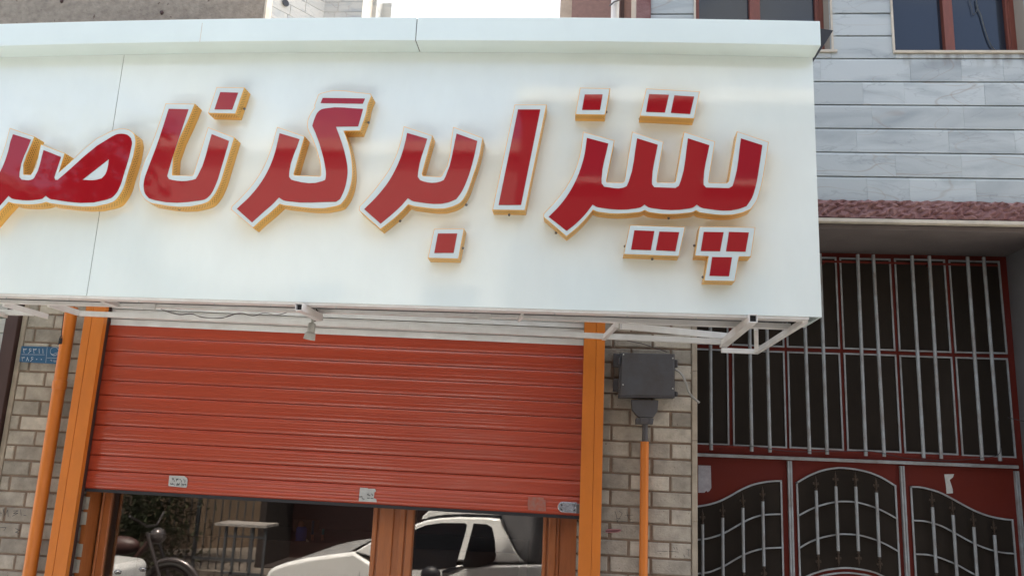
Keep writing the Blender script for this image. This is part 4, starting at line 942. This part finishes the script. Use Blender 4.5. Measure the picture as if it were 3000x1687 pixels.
outline_extrude(b, [cn[0], (cn[0][0]-.02, cz+.06), (1.2, cz+.06), (1.2, cn[-1][1])]+cn[::-1][:-1], .24, YC-.01); b.build('canopy', MT['cargrey'], PK, bevel=.02)
b = MB(); rk = XZ([(1660,214),(1668,196),(1700,168),(1740,160),(1830,160),(2080,170),(2080,196),(1900,190),(1780,193)], YC-.12)
outline_extrude(b, rk, .4, YC-.12); b.build('canopy_peak', MT['carpaint'], PK, bevel=.008)
b = MB(); outline_extrude(b, XZ([(1690,208),(1860,194),(2080,196),(2080,213),(1850,204),(1700,214)], YC-.1), .5, YC-.1); b.build('underside_shade', MT['black'], PK)  # black strip painted in for the shade under the canopy peak
p_ = M(*c8(1710, 500), YC+.06); b = MB(); b.blob((p_.x, YC+.08, p_.z), .085, .05, .07, 14, 10); b.build('side_mirror', MT['black'], PK, smooth=60)
b = MB(); outline_extrude(b, XZ([(1768,480),(1800,470),(1878,456),(1860,466),(1800,490),(1770,492)], YC+.01), YC-.01, YC+.012); b.build('door_handle', MT['black'], PK)
b = MB()
for x in (XZ([(1862,462)], YC)[0][0], XZ([(1345,400)], YC)[0][0]): b.box(x-.003, x+.003, YC-.01, YC+.002, .08, .60)
b.build('door_gap', MT['seam'], PK)
for x in (-2.25, .45):
    for y in (.32, YC-.10):
        w = MB(); w.tube([(x, y-.08, GZ+.28), (x, y-.085, GZ+.28), (x, y+.085, GZ+.28), (x, y+.09, GZ+.28)], [.25, .28, .28, .25], 28); wo = w.build('wheel', MT['tyre'], PK, smooth=40)
        r = MB(); r.tube([(x, y-.095, GZ+.28), (x, y+.1, GZ+.28)], .17, 20); r.build('rim', MT['chrome'], wo, smooth=40)
b = MB(); p_ = XZ([(868,500)], YC)[0]; b.blob((p_[0]+.05, YC-.15, p_[1]-.03), .09, .14, .06, 12, 8); b.build('headlight', MT['chrome'], PK, smooth=60)
# second white car ahead of the pickup
q3 = zc(300, 1430, .17857)
pa = M(*q3(215,1100), .7); pb = M(*q3(640,1150), .7); pc_ = M(*q3(700,1230), .7)
CR = empty('parked_car', (-4.6, 1.1, GZ), 'white parked car whose corner is mirrored at the bottom left of the glass', 'car')
b = MB(); outline_extrude(b, [(-7.6, .05), (-7.6, .42), (-6.8, pa.z), (pa.x-.6, pa.z+.03), (pb.x, pb.z), (pc_.x, pc_.z), (pc_.x+.02, .1), (pc_.x-.02, .0)], .65, 2.1); b.build('body', MT['carpaint'], CR, bevel=.05, smooth=40)
b = MB(); outline_extrude(b, [(-6.9, pa.z-.01), (-6.3, 1.02), (-4.9, 1.05), (-4.6, pa.z)], .75, 2.0); b.build('cabin', MT['carglass'], CR, bevel=.06, smooth=40)
for x in (-7.0, pc_.x-.55):
    for y in (.75, 2.0):
        w = MB(); w.tube([(x, y-.08, GZ+.28), (x, y+.08, GZ+.28)], .28, 28); w.build('wheel', MT['tyre'], CR, smooth=40)
for q_ in ((250,1370),(660,1325)):
    p_ = M(*q3(*q_), 2.1); b = MB(); b.blob((p_.x, 2.1, p_.z), .03, .03, .02, 10, 6); b.build('indicator', MT['chrome'], CR, smooth=60)
# motorcycle
YK = .05; MC = empty('motorcycle', M(*q3(1120, 1400), YK), 'dark motorcycle mirrored in the left part of the shop glass', 'motorcycle')
hub = M(*q3(1120,1400), YK); rad = .30; hub.z = GZ+rad+.02
def ring(c, r, t, n=30, m_=8):
    b = MB(); ps = [(c.x+r*math.cos(2*math.pi*k/n), c.y, c.z+r*math.sin(2*math.pi*k/n)) for k in range(n+1)]; b.tube(ps, t, m_, cap=False); return b
for cx, par in ((hub.x, 'f'), (hub.x-1.25, 'r')):
    c = Vector((cx, YK, hub.z)); w = ring(c, rad, .035).build('wheel', MT['tyre'], MC, smooth=60)
    ring(c, rad-.045, .012).build('rim', MT['dull_chrome'], w, smooth=60)
    s = MB()
    for k in range(14):
        a = 2*math.pi*k/14; s.tube([c, (c.x+.25*math.cos(a), c.y, c.z+.25*math.sin(a))], .003, 4)
    s.build('spokes', MT['dull_chrome'], w)
b = MB(); b.tube([(hub.x+rad*1.12*math.cos(R(a)), YK, hub.z+rad*1.12*math.sin(R(a))) for a in range(20, 130, 10)], .035, 8); b.build('mudguard', MT['dull_chrome'], MC, smooth=60)
b = MB(); b.tube([(hub.x, YK+.09, hub.z), (hub.x-.28, YK+.09, hub.z+.62)], .02, 8); b.tube([(hub.x, YK-.09, hub.z), (hub.x-.28, YK-.09, hub.z+.62)], .02, 8); b.tube([(hub.x-.35, YK-.36, hub.z+.80), (hub.x-.28, YK-.1, hub.z+.68), (hub.x-.28, YK+.1, hub.z+.68), (hub.x-.35, YK+.36, hub.z+.80)], .013, 8); b.build('fork', MT['dull_chrome'], MC, smooth=60)
b = MB(); b.blob((hub.x-.60, YK, hub.z+.46), .22, .10, .10); b.blob((hub.x-.6, YK, hub.z+.08), .2, .14, .18); b.blob((hub.x-1.1, YK, hub.z+.47), .36, .13, .07); b.tube([(hub.x-.3, YK, hub.z+.5), (hub.x-.7, YK, hub.z-.05), (hub.x-1.25, YK, hub.z)], .03, 8); b.build('body', MT['brown_post'], MC, smooth=60)
b = MB(); b.blob((hub.x-.2, YK, hub.z+.58), .09, .09, .09); b.build('headlight', MT['dull_chrome'], MC, smooth=60)
# fence, yard wall, shop opposite, trees, houses
YF = -3.1; FX0 = M(*q3(-200,600), YF).x; FX1 = M(*q3(2560,600), YF).x
FE = empty('bar_fence', ((FX0+FX1)/2, YF, GZ2), 'upright iron bar fence mirrored in the left shop glass', 'fence')
b = MB(); x = FX0; k = 0
while x < FX1-.05:
    r_ = .024 if k % 9 == 5 else .007; s = MB(); s.beam((x, YF, GZ2), (x, YF, 2.7), r_*2, r_*2, (0,1,0)); s.build('fence_bar', MT['fence'], FE); x += .118; k += 1
for z in (GZ2+.15, 1.9): s = MB(); s.beam((FX0, YF+.02, z), (FX1, YF+.02, z), .03, .04); s.build('fence_rail', MT['fence'], FE)
b = MB(); b.mesh([(FX0-1, -3.9, GZ2), (FX1+.5, -7.2, GZ2), (FX1+.5, -7.2, 4.2), (FX0-1, -3.9, 4.2), (FX0-1, -4.2, GZ2), (FX1+.5, -7.5, GZ2), (FX1+.5, -7.5, 4.2), (FX0-1, -4.2, 4.2)], [(0,1,2,3), (4,7,6,5), (0,4,5,1), (3,2,6,7), (0,3,7,4), (1,5,6,2)])
tag(b.build('yard_wall', MT['ochre']), 'ochre yard wall behind the bar fence, mirrored in the shop glass', 'wall')
TB = empty('street_table', M(*q3(2250, 1200), -2.2), 'pale topped table on a dark metal stand mirrored in the shop glass', 'table')
ta = M(*q3(1870,575), -2.2); tb = M(*q3(2600,620), -2.2)
b = MB(); b.box(ta.x, tb.x+.1, -2.6, -2.15, ta.z-.02, ta.z+.015); b.build('table_top', MT['tabletop'], TB)
b = MB()
for x in (ta.x+.15, ta.x+.28, tb.x-.1, tb.x+.08): b.beam((x, -2.2, GZ), (x, -2.2, ta.z-.02), .03, .03, (0,1,0))
b.beam((ta.x+.15, -2.2, GZ2+.1), (tb.x+.08, -2.2, GZ2+.1), .03, .03); b.beam((ta.x+.15, -2.2, ta.z-.15), (tb.x+.08, -2.2, ta.z-.15), .02, .02); b.build('table_frame', MT['fence'], TB)
SX0 = M(*c8(820,300), -3.6).x
OP = empty('opposite_shop', (SX0+5, -5, GZ2), 'dark open fronted shop across the street mirrored in the shop glass', 'shop')
b = MB(); b.box(SX0, SX0+.1, -7, -3.5, GZ2, 3.3); b.box(SX0+.1, SX0+12, -7, -6.9, GZ2, 3.3); b.box(SX0+12, SX0+12.1, -7, -3.5, GZ2, 3.3); b.box(SX0+.1, SX0+12, -6.9, -3.5, 2.9, 3.3); b.box(SX0+.1, SX0+12, -6.9, -3.5, GZ2+.001, GZ2+.02); b.build('dark_walls', MT['dark'], OP)
b = MB(); b.box(SX0+.1, SX0+12, -5.2, -4.7, GZ2+.02, .75); b.build('counter', MT['brown_post'], OP)
c4 = zc(740, 1450, .1636)
def MX(x, y, Y): return M(*c4(x, y), Y)
def PI(x, y, Y): return P(*c4(x, y), Y)
a_ = PI(570,452,4.455); c_ = PI(1010,705,4.455); b = MB(); b.box(a_.x, c_.x, 4.60, 4.62, c_.z, a_.z); tag(b.build('board', MT['ochre'], bevel=.003), 'dim brown board behind the blue bottle inside the shop window', 'board')
BT = empty('bottle', PI(880, 1130, 4.50), 'blue and white bottle with a pinkish cap standing inside the shop window', 'bottle')
ax = PI(880,600,4.50).x; zz_ = lambda y: PI(880,y,4.50).z
b = MB(); b.tube([(ax, 4.50, zz_(y)) for y in (1150,1120,980,850,780,740,600,560)], [.045,.050,.048,.036,.026,.030,.030,.022], 18); b.build('body', MT['cloth_blue'], BT, smooth=50)
b = MB(); b.tube([(ax-.006, 4.50, zz_(y)) for y in (575,540,490,462)], [.014,.017,.015,.007], 14); b.build('cap', MT['skin'], BT, smooth=50)
b = MB(); b.tube([PI(965,790,4.455), PI(1030,900,4.455), PI(1050,1000,4.455), PI(1045,1100,4.455)], [.004,.011,.012,.006], 8); b.tube([PI(880,880,4.455), PI(920,980,4.455), PI(990,1100,4.455)], [.003,.007,.005], 8); b.build('label_band', MT['cloth_white'], BT, smooth=50)
a_ = PI(590,860,4.52); b = MB(); b.tube([PI(585,860,4.52), PI(615,930,4.52), PI(620,1040,4.52), PI(585,1170,4.52)], [.006,.019,.022,.012], 12); tag(b.build('red_bottle', MT['cloth_red'], smooth=60), 'red rounded object left of the blue bottle inside the shop window', 'bottle')
for x, y0, y1, mm, lab in ((1085,450,800,'blue','taller slim blue tube right of the blue bottle inside the shop window'), (1268,600,800,'teal','shorter slim teal tube farther right inside the shop window')):
    b = MB(); b.tube([PI(x,y0,4.53), PI(x-12,y1-100,4.53)], .007, 10); o = tag(b.build('slim_tube', MT[mm], smooth=60), lab, 'tube')
    b = MB(); b.tube([PI(x-12,y1-98,4.53), PI(x-14,y1-60,4.53), PI(x-16,y1,4.53)], [.008,.006,.008], 10); k_ = b.build('tube_end', MT['skin'], None, smooth=60); k_.parent = o
c_ = PI(1500,830,4.53); b = MB(); b.box(-2.4, -.3, 4.44, 5.2, GZ2+.001, c_.z); b.build('counter', MT['brown_post'], shop)
# buildings and trees that the letters and panel reflect
def house(name, x0, x1, y1, h, mm, label, floors=3):
    e = empty(name, ((x0+x1)/2, y1, GZ2), label, 'building'); b = MB(); b.box(x0, x1, y1-6, y1, GZ2, h); b.build('walls', MT[mm], e)
    n = max(1, int((x1-x0)/2.2))
    for f in range(floors):
        zz = 3.6+f*2.9
        if zz+1.5 > h: break
        for k in range(n):
            cx = x0+(k+.5)*(x1-x0)/n; w = MB(); w.box(cx-.55, cx+.55, y1+.002, y1+.03, zz, zz+1.3); wo = w.build('window', MT['winglass'], e)
            w = MB(); w.box(cx-.62, cx+.62, y1+.002, y1+.1, zz-.08, zz-.002); w.build('sill', MT['cream'], wo)
    b = MB(); b.box(x0-.1, x1+.1, y1-6, y1+.15, h+.002, h+.25); b.build('parapet', MT['cream'], e)
house('apartment_house', -9.5, -1.3, -9, 7.7, 'bld_cream', 'cream rendered apartment house across the street')
house('brick_house', -1.2, 9, -7.1, 8.0, 'bld_brick', 'brown brick house across the street')
house('terrace_house', -30, -14, -10, 7.5, 'bld_cream', 'pale terrace house far left across the street')
house('corner_house', 9.5, 26, -9, 10, 'bld_brick', 'tall brown corner house across the street')
def tree(x, y, h, r, seed, label, nl=5000):
    rnd = random.Random(seed); e = empty('street_tree', (x, y, GZ2), label, 'tree', None)
    b = MB(); b.tube([(x, y, GZ2), (x+.05, y, GZ2+h*.25), (x-.04, y+.05, GZ2+h*.5), (x, y, GZ2+h*.7)], [.16,.13,.10,.05], 10)
    cl = []
    for k in range(26):
        a = rnd.uniform(0, 6.28); rr_ = r*rnd.uniform(.2, .95); zz = GZ2+h*rnd.uniform(.42, .98); t = Vector((x+rr_*math.cos(a)*.8, y+rr_*math.sin(a)*.8, zz)); cl.append((t, rnd.uniform(.35,.7)*r*.55))
        b.tube([(x, y, GZ2+h*rnd.uniform(.25,.6)), Vector((x, y, zz-.3)).lerp(t, .5), t], [.05,.03,.01], 6)
    b.build('trunk', MT['trunk'], e, smooth=60)
    l = MB()
    for k in range(nl):
        c, s = rnd.choice(cl); v = Vector((rnd.gauss(0,1), rnd.gauss(0,1), rnd.gauss(0,1))); p = c+v*s*.55
        n1 = Vector((rnd.gauss(0,1), rnd.gauss(0,1), rnd.gauss(0,1))).normalized(); n2 = n1.orthogonal().normalized(); sz_ = rnd.uniform(.035,.075)
        l.face([p+n1*sz_, p+n2*sz_*.5, p-n1*sz_, p-n2*sz_*.5], rnd.random())
    l.build('crown', MT['leaf'], e, merge=False)
tree(-6.3, -2.6, 5.6, 1.45, 3, 'leafy street tree beside the bar fence, mirrored at the left of the glass')
tree(-10.5, -2.9, 7.2, 2.0, 4, 'larger leafy street tree further left along the opposite pavement')
b = MB(); bc = M(*q3(620,560), -2.3); rnd = random.Random(11)
for k in range(3500):
    p = Vector((bc.x+rnd.gauss(0,.34), -2.3+rnd.gauss(0,.25), max(GZ2, .35+rnd.gauss(0,.42)))); n1 = Vector((rnd.gauss(0,1), rnd.gauss(0,1), rnd.gauss(0,1))).normalized(); n2 = n1.orthogonal().normalized(); q_ = rnd.uniform(.03,.06)
    b.face([p+n1*q_, p+n2*q_*.5, p-n1*q_, p-n2*q_*.5], rnd.random())
tag(b.build('bush', MT['leaf'], merge=False), 'dark leafy bush mirrored in the left shop glass above the white car', 'bush')
